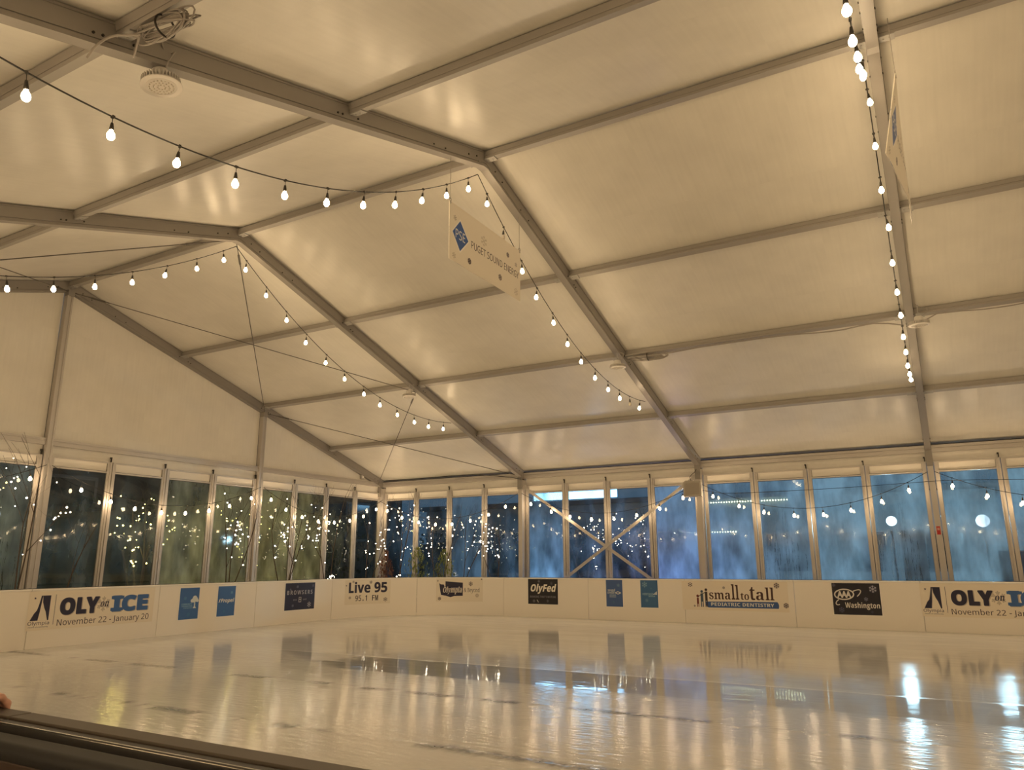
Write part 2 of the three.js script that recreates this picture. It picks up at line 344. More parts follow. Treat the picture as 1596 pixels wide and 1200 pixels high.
// ---------------------------------------------------------------- string lights
const bulbGeo = new THREE.LatheGeometry([[0.0, -0.098], [0.012, -0.096], [0.024, -0.088], [0.032, -0.073], [0.034, -0.057], [0.030, -0.040], [0.021, -0.022], [0.015, -0.010], [0.014, 0]].map(([a, b]) => new THREE.Vector2(a, b)), 14).scale(0.9, 0.92, 0.9);
const holderGeo = merge([new THREE.CylinderGeometry(0.003, 0.003, 0.06, 5).translate(0, -0.03, 0), new THREE.CylinderGeometry(0.010, 0.018, 0.055, 10).translate(0, -0.085, 0), new THREE.CylinderGeometry(0.018, 0.0165, 0.012, 10).translate(0, -0.117, 0), box(0.03, 0.016, 0.02, 0, 0.0, 0)]);
function stringLights(label, group, spans, spacing, { phase = 0.3, dead = [], turn = 0, intensity = 1, name = 'string_lights' } = {}) {
  const t = thing(name, label, 'string lights', spans[0][0].toArray(), 0, group);
  const o = spans[0][0];
  const cables = [];
  let n = 0;
  for (const [a, b, s] of spans) {
    const pts = sag(a, b, s, 28).map((p) => p.sub(o));
    cables.push(tubeAlong(pts, 0.0065, 6, 60));
    const c = new THREE.CatmullRomCurve3(pts), L = c.getLength();
    for (let d = phase; d < L - 0.1; d += spacing) {
      const p = c.getPointAt(Math.min(1, (d + rr(-0.03, 0.03)) / L));
      const off = dead.includes(n);
      const h = part('lamp_holder', holderGeo, M.socket, t);
      h.position.copy(p); h.rotation.set(rr(-0.12, 0.12), rr(0, 6), rr(-0.12, 0.12));
      const b = part('bulb', bulbGeo, off ? M.dead : M.bulb, h, off ? 'unlit bulb' : undefined); b.position.y = -0.118;
      if (!off) {
        const l = new THREE.PointLight(WARM, BULB_I * intensity, 0, 2); l.name = 'bulb_light'; l.shadow.radius = 1; l.castShadow = true;
        l.position.set(0, -0.175, 0).applyEuler(h.rotation).add(p); t.add(l);
      }
      n++;
    }
  }
  part('cable', cables, M.blackCable, t);
  return t;
}
{
  const run = (f, label, dx, dead) => {
    const x = f * BAY + dx, A = V(x, 6.79, 9.93), far = V(x, fy(3.2) - 0.23, 3.2), near = V(x, fy(16.9) - 0.06, 16.9);
    stringLights(label, 'roof strings of bulbs', [[A, far, 0.74], [A.clone(), near, 0.78]], 0.6, { phase: 0.32, dead, intensity: f === 4 ? 0.3 : f === 3 ? 0.38 : 0.46 });
  };
  run(1, 'string of warm bulbs sagging under the frame nearest the far gable', -0.1, []);
  run(2, 'string of warm bulbs sagging behind the lettered banner in mid picture', -0.12, [1, 10]);
  run(3, 'string of warm bulbs along the overhead frame at right of the picture', -0.11, []);
  run(4, 'string of warm bulbs under the frame beyond the right edge', -0.1, []);
  const zi = ZA + 0.27;
  const long = ['in front of the window bay at the far corner', 'across the windows with the crossed braces', 'across the blue-grey windows right of the loudspeaker', 'across the windows at the right edge of the picture', 'across the last window bay at far right'];
  for (let b = 0; b < NB; b++) {
    const dip = [0.62, 0.62, 0.68, 0.66, 0.66][b];
    stringLights(`sagging string of warm bulbs ${long[b]}`, 'wall strings of bulbs', [[V(b * BAY + 0.06, 3.23, zi), V((b + 1) * BAY - 0.06, 3.23, zi), dip]], 0.62, { phase: 0.34, intensity: 1.02 });
  }
  const zs = [ZA + 0.2, GP[0], GP[1], GP[2], ZB - 0.2];
  const gab = ['across the gable windows at the corner', 'across the gable windows between the two tall posts', 'across the gable windows at the left edge', 'across the gable windows beyond the left edge'];
  for (let i = 0; i < 4; i++) stringLights(`sagging string of warm bulbs ${gab[i]}`, 'wall strings of bulbs', [[V(0.17, 3.26, zs[i] + 0.05), V(0.17, 3.26, zs[i + 1] - 0.05), 0.62]], 0.62, { phase: 0.34, intensity: 1.02 });
  for (let b = 0; b < NB; b++) stringLights('sagging string of warm bulbs along the wall behind the camera', 'wall strings of bulbs behind the camera', [[V(b * BAY + 0.06, 3.23, ZB - 0.3), V((b + 1) * BAY - 0.06, 3.23, ZB - 0.3), 0.6]], 0.62, { phase: 0.34, intensity: 0.95 });
  for (let i = 0; i < 4; i++) stringLights('sagging string of warm bulbs along the other gable wall', 'wall strings of bulbs behind the camera', [[V(X1 - 0.2, 3.23, zs[i] + 0.05), V(X1 - 0.2, 3.23, zs[i + 1] - 0.05), 0.6]], 0.62, { phase: 0.34, intensity: 0.95 });
}

// ---------------------------------------------------------------- bracing cables, flat braces, loose cables
{
  const brace = (a, b, label, turn = 0.12) => {
    const t = thing('bracing_cable', label, 'cable', a.toArray(), 0, 'steel bracing cables');
    const d = b.clone().sub(a);
    part('wire_rope', tubeBetween(V(0, 0, 0), d, 0.009), M.cableSteel, t);
    const u = d.clone().normalize();
    part('turnbuckle', [tubeBetween(u.clone().multiplyScalar(0.35), u.clone().multiplyScalar(0.62), 0.02, 0.02, 8), tubeBetween(u.clone().multiplyScalar(0.3), u.clone().multiplyScalar(0.36), 0.012), tubeBetween(u.clone().multiplyScalar(0.6), u.clone().multiplyScalar(0.7), 0.012)], M.cableSteel, t);
  };
  const P = (x, d) => V(x + (x ? -0.07 : 0.07), fy(ZR + d) - 0.22, ZR + d);
  brace(P(0, -0.05), P(5, -5.295), 'bracing cable from the gable ridge to the far slope of the second frame');
  brace(P(5, -0.05), P(0, -5.295), 'bracing cable dropping from the second frame ridge to the gable post head');
  brace(P(0, -5.3), P(5, -9.95), 'bracing cable from the gable post head down to the wall post');
  brace(P(5, -5.3), P(0, -9.95), 'bracing cable from the hanging lamp down to the corner post');
  brace(P(0, 0.05), P(5, 5.295), 'bracing cable leaving the gable ridge towards the left edge');
  brace(P(5, 0.2), P(0, 5.295), 'long bracing cable under the near slope at the left edge');
  const flat = (a, b, label) => { const t = thing('brace_bar', label, 'brace', [a.x, a.y, a.z], 0, 'crossed window braces'); part('flat_bar', barBetween(V(0, 0, 0), b.clone().sub(a), 0.075, 0.012, V(0, 1, 0)), M.aluLight, t); part('fixing_plate', rbox(0.14, 0.14, 0.02, 0, 0, 0.01, 0.005), M.aluLight, t); };
  flat(V(5.1, 3.4, -0.14), V(9.9, 0.12, -0.14), 'flat metal brace falling left to right across the windows');
  flat(V(9.9, 3.4, -0.11), V(5.1, 0.12, -0.11), 'flat metal brace rising left to right across the windows to the loudspeaker');
  const cord = (pts, r, label, m = M.wire) => { const o = part('power_cable', tubeAlong(pts.map((p) => p.clone().sub(pts[0])), r, 6), m); o.position.copy(pts[0]); return tag(o, label, 'cable'); };
  cord([V(10.12, 3.06, 0.0), V(10.4, 2.99, -0.02), V(12.5, 2.96, -0.04), V(14.9, 3.02, -0.05), V(15.1, 3.03, -0.05), V(17.5, 2.95, -0.05), V(19.9, 3.02, -0.05)], 0.006, 'thin black cable strung straight along the right-hand windows', M.blackCable);
  const zc = ZR - 5.295, yc = fy(zc) - 0.13;
  cord([V(10.1, yc, zc + 0.06), V(10.9, yc - 0.03, zc + 0.06), V(11.6, yc, zc + 0.06), V(13.0, yc - 0.01, zc + 0.07), V(13.9, yc - 0.06, zc + 0.07), V(14.5, yc - 0.02, zc + 0.06), V(14.9, yc - 0.12, zc + 0.05)], 0.012, 'white cable clipped along the purlin from the wire bundle to the overhead frame');
  cord([V(15.1, yc - 0.14, zc + 0.05), V(15.3, yc - 0.02, zc + 0.06), V(16.2, yc - 0.05, zc + 0.06), V(17.2, yc, zc + 0.06), V(19.9, yc, zc + 0.06)], 0.01, 'grey cable clipped along the purlin right of the overhead frame');
  const cv = 16.9;
  cord([V(5.07, 3.62, -0.05), V(4.9, 3.66, -0.08), V(3.5, 3.84, -0.12), V(1.5, 3.845, -0.14), V(0.2, 3.85, -0.14)], 0.009, 'dark cable tied along the eave beam at the far corner', M.blackCable);
  const bundle = (c, ax, L, R, n, label, sd) => {
    seed = sd; const gs = [];
    for (let i = 0; i < n; i++) {
      const pts = [], ph = rr(0, 6), rad = R * rr(0.55, 1.1), len = L * rr(0.6, 1);
      for (let k = 0; k < 14; k++) { const a = ph + k * Math.PI * 2 / 14, q = V(0, Math.sin(a) * rad * rr(0.85, 1.1), Math.cos(a) * rad * 0.55); q.addScaledVector(ax, Math.cos(a + ph * 0.3) * len * 0.5); pts.push(q); }
      gs.push(new THREE.TubeGeometry(new THREE.CatmullRomCurve3(pts, true), 40, 0.007, 5));
    }
    const t = thing('cable_bundle', label, 'cable', c.toArray());
    part('coils', gs, M.wire, t); part('tie', new THREE.TorusGeometry(R * 0.9, 0.008, 6, 20).rotateY(Math.PI / 2), M.bolt, t);
  };
  bundle(V(10.55, fy(15.295) - 0.19, 15.25), V(1, 0, 0), 0.8, 0.09, 12, 'coiled bundle of pale cable on the purlin above the near hanging lamp', 5);
  cord([V(10.3, fy(15.295) - 0.2, 15.28), V(10.12, fy(15.2) - 0.3, 15.2), V(10.09, 5.75, 15.12), V(10.1, 5.5, 15.0), V(10.05, 5.42, 14.92)], 0.007, 'pale cable hanging from the wire bundle down to the near round lamp');
  cord([V(10.35, fy(15.295) - 0.22, 15.3), V(10.15, fy(15.3) - 0.22, 15.40), V(10.08, fy(15.4) - 0.28, 15.46), V(10.02, fy(15.5) - 0.34, 15.48)], 0.009, 'pale cable end clipped under the banner frame at top left');
  bundle(V(10.5, fy(zc) - 0.15, zc), V(1, 0, 0), 0.85, 0.085, 12, 'coiled bundle of pale cable on the purlin beside the banner frame', 6);
}

// ---------------------------------------------------------------- round high-bay lamps (switched off)
function highBay(p, label, tilt) {
  const t = thing('high_bay_lamp', label, 'ceiling lamp', p, 0, 'round high-bay lamps');
  const fins = [];
  for (let i = 0; i < 36; i++) { const a = i / 36 * Math.PI * 2; fins.push(box(0.05, 0.05, 0.007, 0.122, 0.01, 0).rotateY(a)); }
  fins.push(new THREE.LatheGeometry([[0.10, -0.03], [0.155, -0.03], [0.158, -0.02], [0.152, -0.012], [0.1, 0.0]].map(([a, b]) => new THREE.Vector2(a, b)), 40));
  const hs = part('heat_sink', fins, M.whiteCast, t);
  const lens = part('lens', new THREE.LatheGeometry([[0, -0.036], [0.09, -0.036], [0.118, -0.03], [0.12, -0.022], [0, -0.02]].map(([a, b]) => new THREE.Vector2(a, b)), 36), M.lens, t);
  const hub = part('driver_housing', new THREE.LatheGeometry([[0, 0.12], [0.05, 0.12], [0.065, 0.11], [0.07, 0.05], [0.1, 0.02], [0.1, -0.02], [0, -0.02]].map(([a, b]) => new THREE.Vector2(a, b)), 28), M.whiteCast, t);
  const led = []; for (const [r, n] of [[0.03, 8], [0.06, 14], [0.09, 20]]) for (let i = 0; i < n; i++) led.push(new THREE.CylinderGeometry(0.006, 0.006, 0.004, 8).translate(r * Math.cos(i / n * 6.283), -0.038, r * Math.sin(i / n * 6.283)));
  const ld = part('diodes', led, std([0.42, 0.38, 0.3], 0.3), t); ld.userData.kind = 'stuff';
  for (const o of [hs, lens, hub, ld]) o.rotation.set(...tilt);
  part('hook', [new THREE.TorusGeometry(0.03, 0.005, 6, 16).translate(0, 0.15, 0), tubeBetween(V(0, 0.18, 0), V(0, 0.30, 0), 0.005)], M.bracket, t);
  part('lead', tubeAlong([V(0.03, 0.11, 0), V(0.12, 0.16, 0.03), V(0.13, 0.24, 0.0), V(0.05, 0.27, -0.02), V(-0.02, 0.32, 0.04)], 0.006), M.wire, t);
}
highBay([10.0, 5.17, 14.88], 'white round finned lamp hanging under the near rafter at top left', [0.12, 0, 0.1]);
highBay([10.02, fy(5.1) - 0.50, 5.1], 'white round lamp hanging below the banner frame beside the wire bundle', [0.05, 0, 0]);
highBay([5.0, fy(5.03) - 0.48, 5.03], 'white round lamp under the second frame where bracing cables meet', [0, 0, 0.05]);
highBay([15.12, fy(5.1) - 0.48, 5.1], 'white round lamp beside the bulbs of the overhead frame', [0.05, 0, 0]);

// ---------------------------------------------------------------- loudspeaker on the wall post
{
  const t = thing('loudspeaker', 'small pale loudspeaker box on the wall post above the brace', 'loudspeaker', [9.9, 3.1, 0.06], 0.15);
  const s = new THREE.Shape(); s.moveTo(-0.2, -0.17); s.lineTo(0.2, -0.17); s.lineTo(0.2, 0.17); s.lineTo(-0.15, 0.19); s.lineTo(-0.2, 0.15); s.closePath();
  part('cabinet', new THREE.ExtrudeGeometry(s, { depth: 0.2, bevelEnabled: true, bevelSize: 0.015, bevelThickness: 0.015, bevelSegments: 2 }).translate(0, 0, -0.1), std([0.42, 0.38, 0.32], 0.6), t);
  part('grille', rbox(0.34, 0.28, 0.012, 0, -0.005, 0.116, 0.006), std([0.36, 0.32, 0.27], 0.8), t);
  part('bracket', [box(0.06, 0.04, 0.2, 0.08, 0.0, -0.2), box(0.1, 0.2, 0.02, 0.08, 0, -0.24)], M.bolt, t);
  part('lead', tubeAlong([V(-0.02, 0.17, -0.05), V(-0.06, 0.3, -0.04), V(0.06, 0.42, -0.06), V(0.1, 0.5, -0.12)], 0.007), M.blackCable, t);
  const s2 = thing('red_tag', 'small red tag stuck on the right-hand wall post', 'sticker', [15.0, 2.0, -0.097]);
  part('plate', rbox(0.07, 0.17, 0.006, 0, 0, 0, 0.002), std([0.45, 0.02, 0.015], 0.5), s2); part('print', box(0.045, 0.05, 0.003, 0, 0.03, 0.003), std([0.6, 0.3, 0.25], 0.5), s2);
  const s3 = thing('wall_switch', 'small square box on the gable fabric below the rafter', 'junction box', [0.0, 3.92, 0.72]);
  part('housing', rbox(0.05, 0.15, 0.13, 0, 0, 0, 0.01), M.aluLight, s3); part('cover', rbox(0.01, 0.1, 0.08, 0.027, 0, 0, 0.003), M.header, s3);
}

// ---------------------------------------------------------------- prints
function canvasTex(w, h, draw) { const c = document.createElement('canvas'); c.width = w; c.height = h; const g = c.getContext('2d'); draw(g, w, h); const t = new THREE.CanvasTexture(c); t.colorSpace = THREE.SRGBColorSpace; t.magFilter = THREE.LinearFilter; return t; }
const print = (w, h, draw) => new THREE.MeshStandardMaterial({ map: canvasTex(w, h, draw), roughness: 0.4 });
const NAVY = '#191838', BLUE = '#35609c', WHITE = '#e9e2d6', GREY = '#8f8a86';
function txt(g, s, x, y, size, color, { font = 'sans-serif', weight = 'bold', align = 'left', italic = false, width, spacing } = {}) {
  g.font = `${italic ? 'italic ' : ''}${weight} ${size}px ${font}`; g.fillStyle = color; g.textAlign = spacing ? 'left' : align; g.textBaseline = 'alphabetic';
  if (spacing) { let w = 0; for (const ch of s) w += g.measureText(ch).width + spacing; let cx = align === 'center' ? x - w / 2 : x; for (const ch of s) { g.fillText(ch, cx, y); cx += g.measureText(ch).width + spacing; } return; }
  const w = g.measureText(s).width;
  if (width) { g.save(); g.translate(x, y); g.scale(width / w, 1); g.fillText(s, 0, 0); g.restore(); } else g.fillText(s, x, y);
}
function flake(g, x, y, r, color, filled) {
  g.save(); g.translate(x, y); g.strokeStyle = g.fillStyle = color; g.lineWidth = Math.max(1.5, r * 0.16);
  if (filled) { g.globalAlpha = 0.55; g.beginPath(); g.arc(0, 0, r, 0, 7); g.fill(); g.globalAlpha = 1; g.strokeStyle = filled; }
  for (let i = 0; i < 6; i++) { g.rotate(Math.PI / 3); g.beginPath(); g.moveTo(0, 0); g.lineTo(0, r); g.moveTo(0, r * 0.55); g.lineTo(r * 0.25, r * 0.82); g.moveTo(0, r * 0.55); g.lineTo(-r * 0.25, r * 0.82); g.stroke(); }
  g.restore();
}
const poly = (g, pts, color) => { g.fillStyle = color; g.beginPath(); pts.forEach(([x, y], i) => (i ? g.lineTo(x, y) : g.moveTo(x, y))); g.closePath(); g.fill(); };
const PX = 420;                                          // pixels per metre of print
const oly = print(Math.round(2.36 * PX), Math.round(0.64 * PX), (g, w, h) => {
  g.fillStyle = '#e6dccb'; g.fillRect(0, 0, w, h);
  const m = (x) => x * PX, Y = (y) => h - (y - 0.30) * PX;         // metres along the panel, height above ice
  // town logo: dome silhouette with a white tower, a star at its left
  poly(g, [[m(0.05), Y(0.46)], [m(0.07), Y(0.5)], [m(0.11), Y(0.58)], [m(0.15), Y(0.63)], [m(0.17), Y(0.7)], [m(0.19), Y(0.8)], [m(0.2), Y(0.87)], [m(0.36), Y(0.87)], [m(0.36), Y(0.46)]], NAVY);
  poly(g, [[m(0.225), Y(0.87)], [m(0.235), Y(0.76)], [m(0.27), Y(0.66)], [m(0.3), Y(0.6)], [m(0.34), Y(0.46)], [m(0.18), Y(0.46)], [m(0.2), Y(0.6)]], '#e6dccb');
  for (let i = 0; i < 5; i++) { g.save(); g.translate(m(0.1), Y(0.83)); g.rotate(i * 1.2566); poly(g, [[0, -10], [4, 2], [-4, 2]], NAVY); g.restore(); }
  txt(g, 'Olympia', m(0.02), Y(0.39), 34, NAVY, { weight: 'normal', width: m(0.37) });
  txt(g, 'Hearts of community', m(0.04), Y(0.345), 11, NAVY, { weight: 'normal', width: m(0.33) });
  g.fillStyle = NAVY; g.fillRect(m(0.445), Y(0.88), 3, m(0.5));
  g.save(); g.lineJoin = 'round';
  flake(g, m(1.33), Y(0.68), 56, '#b9aea0'); flake(g, m(1.33), Y(0.68), 40, '#c4b9a8');
  const big = (s, x, wd, c) => { g.font = `900 ${m(0.36)}px sans-serif`; g.strokeStyle = '#b8ac9c'; g.lineWidth = 14; const k = m(wd) / g.measureText(s).width; g.save(); g.translate(m(x), Y(0.545)); g.scale(k, 1); g.strokeText(s, 4, 2); g.fillStyle = c; g.strokeStyle = c; g.lineWidth = 9; g.strokeText(s, 0, 0); g.fillText(s, 0, 0); g.restore(); };
  big('OLY', 0.53, 0.70, NAVY);
  txt(g, 'on', m(1.26), Y(0.63), m(0.17), NAVY, { font: 'serif', italic: true, width: m(0.17) });
  g.font = `900 ${m(0.36)}px serif`; 
  big('ICE', 1.50, 0.74, BLUE);
  // slab serifs on the I
  g.fillStyle = BLUE; g.fillRect(m(1.475), Y(0.81), m(0.25), m(0.055)); g.fillRect(m(1.475), Y(0.60), m(0.25), m(0.055));
  g.restore();
  txt(g, 'November 22 - January 20', m(0.5), Y(0.355), m(0.145), '#3a2d33', { weight: 'normal', width: m(1.78) });
});
const decals = {
  oly: { m: oly, s: null },
  treePoster: print(Math.round(0.46 * PX), Math.round(0.62 * PX), (g, w, h) => { g.fillStyle = '#37639f'; g.fillRect(0, 0, w, h); flake(g, w * 0.28, h * 0.33, 15, '#4f86ad'); flake(g, w * 0.5, h * 0.85, 17, '#3b76a3');
    g.fillStyle = '#cfd6d8'; for (const [x, y, r] of [[0.72, 0.4, 20], [0.84, 0.38, 20], [0.78, 0.34, 22], [0.64, 0.42, 15], [0.92, 0.42, 13]]) { g.beginPath(); g.arc(w * x, h * y, r, 0, 7); g.fill(); } poly(g, [[w * 0.76, h * 0.42], [w * 0.81, h * 0.42], [w * 0.82, h * 0.6], [w * 0.88, h * 0.66], [w * 0.7, h * 0.66], [w * 0.755, h * 0.6]], '#cfd6d8');
    txt(g, 'COMMUNITY', w * 0.1, h * 0.55, 22, '#7fa6c0', { width: w * 0.55 }); txt(g, 'FOUNDATION', w * 0.12, h * 0.61, 18, '#7fa6c0', { width: w * 0.55 }); txt(g, 'of the South Sound', w * 0.22, h * 0.66, 14, '#7fa6c0', { width: w * 0.45 }); }),
  propel: print(Math.round(0.46 * PX), Math.round(0.62 * PX), (g, w, h) => { g.fillStyle = '#37639f'; g.fillRect(0, 0, w, h); flake(g, w * 0.78, h * 0.22, 14, '#6f9fc0'); flake(g, w * 0.4, h * 0.84, 13, '#3b76a3'); txt(g, 'Propel', w * 0.16, h * 0.54, 46, '#e6e2da', { italic: true, width: w * 0.76 }); poly(g, [[w * 0.06, h * 0.54], [w * 0.12, h * 0.42], [w * 0.17, h * 0.42], [w * 0.11, h * 0.54]], '#e6e2da'); }),
  browsers: print(Math.round(0.97 * PX), Math.round(0.62 * PX), (g, w, h) => { g.fillStyle = NAVY; g.fillRect(0, 0, w, h); txt(g, 'BROWSERS', w * 0.5, h * 0.43, 56, '#a9a6ad', { align: 'center', spacing: 9 });
    g.strokeStyle = '#b8b4b6'; g.lineWidth = 6; g.strokeRect(w * 0.465, h * 0.54, 28, 20); g.strokeRect(w * 0.465, h * 0.62, 28, 24); txt(g, 'BOOK', w * 0.27, h * 0.66, 22, '#85828c', { width: 52 }); txt(g, 'SHOP', w * 0.6, h * 0.66, 22, '#85828c', { width: 52 });
    flake(g, w * 0.17, h * 0.24, 12, '#77778a'); flake(g, w * 0.4, h * 0.14, 15, '#77778a'); flake(g, w * 0.93, h * 0.12, 16, '#66667a'); flake(g, w * 0.27, h * 0.84, 15, '#77778a'); flake(g, w * 0.82, h * 0.83, 28, '#33324a', '#a9a6b0'); }),
  live: print(Math.round(1.31 * PX), Math.round(0.62 * PX), (g, w, h) => { g.fillStyle = '#e2dacb'; g.fillRect(0, 0, w, h); txt(g, 'Live 95', w * 0.07, h * 0.52, 150, NAVY, { weight: 900, width: w * 0.87 }); g.strokeStyle = NAVY; g.lineWidth = 8; txt(g, '95.1 FM', w * 0.24, h * 0.86, 78, '#2a2231', { font: 'monospace', width: w * 0.51 });
    flake(g, w * 0.19, h * 0.07, 14, '#4a4048'); flake(g, w * 0.58, h * 0.1, 18, '#d0c6b4', '#5a5058'); flake(g, w * 0.12, h * 0.72, 16, '#d0c6b4', '#5a5058'); flake(g, w * 0.9, h * 0.83, 24, '#d0c6b4', '#5a5058'); g.fillStyle = NAVY; g.beginPath(); g.arc(w * 0.03, h * 0.22, 6, 0, 7); g.fill(); }),
  beyond: print(Math.round(1.3 * PX), Math.round(0.62 * PX), (g, w, h) => { g.fillStyle = '#e2dacb'; g.fillRect(0, 0, w, h); poly(g, [[0.06, 0.22], [0.1, 0.27], [0.16, 0.28], [0.175, 0.4], [0.19, 0.36], [0.19, 0.14], [0.56, 0.2], [0.56, 0.76], [0.38, 0.77], [0.3, 0.82], [0.2, 0.76], [0.1, 0.72], [0.08, 0.5]].map(([a, b]) => [a * w, b * h]), NAVY);
    txt(g, 'EXPERIENCE', w * 0.31, h * 0.46, 22, '#8d8a95', { width: w * 0.23 }); txt(g, 'Olympia', w * 0.13, h * 0.62, 84, '#e6dfd2', { font: 'serif', italic: true, width: w * 0.41 }); txt(g, '& Beyond', w * 0.58, h * 0.6, 64, '#2f2833', { font: 'serif', weight: 'normal', italic: true, width: w * 0.35 });
    flake(g, w * 0.03, h * 0.12, 10, '#4a4048'); flake(g, w * 0.73, h * 0.25, 26, '#cfc5b4', '#4a4048'); flake(g, w * 0.07, h * 0.88, 20, '#a89d90', '#4a4048'); flake(g, w * 0.87, h * 0.74, 22, '#7f766f', '#cfc5b4'); g.fillStyle = NAVY; g.beginPath(); g.arc(w * 0.97, h * 0.05, 7, 0, 7); g.fill(); }),
  olyfed: print(Math.round(0.86 * PX), Math.round(0.62 * PX), (g, w, h) => { g.fillStyle = '#100e1a'; g.fillRect(0, 0, w, h); txt(g, 'OlyFed', w * 0.06, h * 0.5, 100, '#ece6da', { italic: true, weight: 900, width: w * 0.86 }); txt(g, "BANKING THAT'S MUTUAL", w * 0.06, h * 0.75, 28, '#7d7981', { width: w * 0.88 });
    flake(g, w * 0.37, h * 0.1, 15, '#8f8c96'); flake(g, w * 0.79, h * 0.18, 18, '#55525f'); flake(g, w * 0.2, h * 0.88, 17, '#85828c'); flake(g, w * 0.66, h * 0.87, 16, '#6a6772'); g.strokeStyle = '#cfc9c0'; g.lineWidth = 8; g.beginPath(); g.moveTo(w * 0.3, h * 0.83); g.lineTo(w * 0.35, h * 0.93); g.stroke(); }),
  credit: print(Math.round(0.43 * PX), Math.round(0.62 * PX), (g, w, h) => { g.fillStyle = '#3d5c93'; g.fillRect(0, 0, w, h); txt(g, 'sound', w * 0.1, h * 0.43, 34, '#c9cdd0', { width: w * 0.46 }); txt(g, 'credit', w * 0.08, h * 0.52, 34, '#c9cdd0', { width: w * 0.42 }); txt(g, 'union', w * 0.2, h * 0.61, 30, '#9db0c2', { width: w * 0.4 }); g.fillStyle = '#c9cdd0'; g.fillRect(w * 0.2, h * 0.63, w * 0.4, 4);
    poly(g, [[w * 0.5, h * 0.485], [w * 0.72, h * 0.42], [w * 0.93, h * 0.485], [w * 0.72, h * 0.55]], '#d5d4cf'); poly(g, [[w * 0.62, h * 0.485], [w * 0.72, h * 0.455], [w * 0.81, h * 0.485], [w * 0.72, h * 0.515]], '#3d5c93'); flake(g, w * 0.75, h * 0.2, 17, '#6d8fae'); flake(g, w * 0.45, h * 0.83, 12, '#486f94'); }),
  heritage: print(Math.round(0.45 * PX), Math.round(0.62 * PX), (g, w, h) => { g.fillStyle = '#376695'; g.fillRect(0, 0, w, h); txt(g, 'HERITAGE', w * 0.1, h * 0.55, 28, '#8fb0c4', { width: w * 0.62 }); txt(g, 'BANK', w * 0.45, h * 0.61, 18, '#8fb0c4', { width: w * 0.4 }); for (let i = 0; i < 4; i++) { g.fillStyle = '#d2d8da'; g.fillRect(w * (0.72 + i * 0.06), h * (0.52 - 0.03 * i - 0.02), w * 0.045, h * (0.03 * i + 0.03)); } flake(g, w * 0.25, h * 0.16, 30, '#7fa4bb'); flake(g, w * 0.35, h * 0.74, 17, '#6d95ae'); flake(g, w * 0.62, h * 0.3, 11, '#4f7f9d'); }),
  small: print(Math.round(2.36 * PX), Math.round(0.64 * PX), (g, w, h) => { g.fillStyle = '#e6dccb'; g.fillRect(0, 0, w, h); const m = (x) => x * PX, Y = (y) => h - (y - 0.3) * PX, BR = '#3d1f1c';
    const T = (s, x, y, sz, wd, c = BR) => txt(g, s, m(x), Y(y), m(sz), c, { font: 'serif', width: m(wd) });
    g.fillStyle = BR; T('sma', 0.62, 0.545, 0.27, 0.5); T('l', 1.13, 0.545, 0.44, 0.09); T('l', 1.22, 0.545, 0.42, 0.09); T('to', 1.33, 0.545, 0.22, 0.2); T('t', 1.53, 0.545, 0.42, 0.13, BR); T('a', 1.66, 0.545, 0.32, 0.2); T('l', 1.87, 0.545, 0.36, 0.1); T('l', 1.97, 0.545, 0.36, 0.1);
    g.fillStyle = '#35568f'; g.beginPath(); g.moveTo(m(0.53), Y(0.49)); g.lineTo(m(2.12), Y(0.51)); g.quadraticCurveTo(m(2.17), Y(0.46), m(2.14), Y(0.37)); g.lineTo(m(0.6), Y(0.36)); g.quadraticCurveTo(m(0.53), Y(0.4), m(0.53), Y(0.49)); g.fill(); txt(g, 'PEDIATRIC DENTISTRY', m(0.65), Y(0.40), 42, '#dcdad2', { width: m(1.4) });
    const man = (x, top, wd, c) => { g.fillStyle = c; g.beginPath(); g.arc(m(x), Y(top - 0.03), m(0.03), 0, 7); g.fill(); g.fillRect(m(x) - m(wd) / 2, Y(top - 0.07), m(wd), m((top - 0.37) * 0.5)); g.fillRect(m(x) - m(wd) / 2, Y(0.37 + (top - 0.37) * 0.5), m(wd) * 0.35, m((top - 0.37) * 0.5)); g.fillRect(m(x) + m(wd) * 0.15, Y(0.37 + (top - 0.37) * 0.5), m(wd) * 0.35, m((top - 0.37) * 0.5)); };
    man(0.36, 0.64, 0.045, '#6d2b22'); man(0.46, 0.74, 0.06, '#33475c'); man(0.56, 0.78, 0.055, '#2a1c20'); g.strokeStyle = '#33282a'; g.lineWidth = 6; g.beginPath(); g.moveTo(m(0.36), Y(0.58)); g.lineTo(m(0.46), Y(0.66)); g.lineTo(m(0.57), Y(0.7)); g.stroke();
    flake(g, m(0.2), Y(0.86), 24, '#4a4048'); flake(g, m(0.97), Y(0.8), 14, '#4a4048'); flake(g, m(2.13), Y(0.86), 26, '#a0958a', '#4a4048'); flake(g, m(2.3), Y(0.44), 24, '#8a7f78', '#4a4048'); flake(g, m(0.28), Y(0.39), 10, '#3a3038'); }),
  aaa: print(Math.round(0.92 * PX), Math.round(0.64 * PX), (g, w, h) => { g.fillStyle = '#100f22'; g.fillRect(0, 0, w, h); g.strokeStyle = '#d9d4cc'; g.lineWidth = 11; g.beginPath(); g.ellipse(w * 0.25, h * 0.36, w * 0.2, h * 0.16, -0.05, 0, 7); g.stroke(); for (let i = 0; i < 3; i++) { const x = w * (0.16 + i * 0.09), y = h * 0.47; poly(g, [[x - 24, y], [x - 4, y - 58], [x + 6, y - 58], [x + 24, y], [x + 12, y], [x + 6, y - 16], [x - 6, y - 16], [x - 11, y]], '#d9d4cc'); }
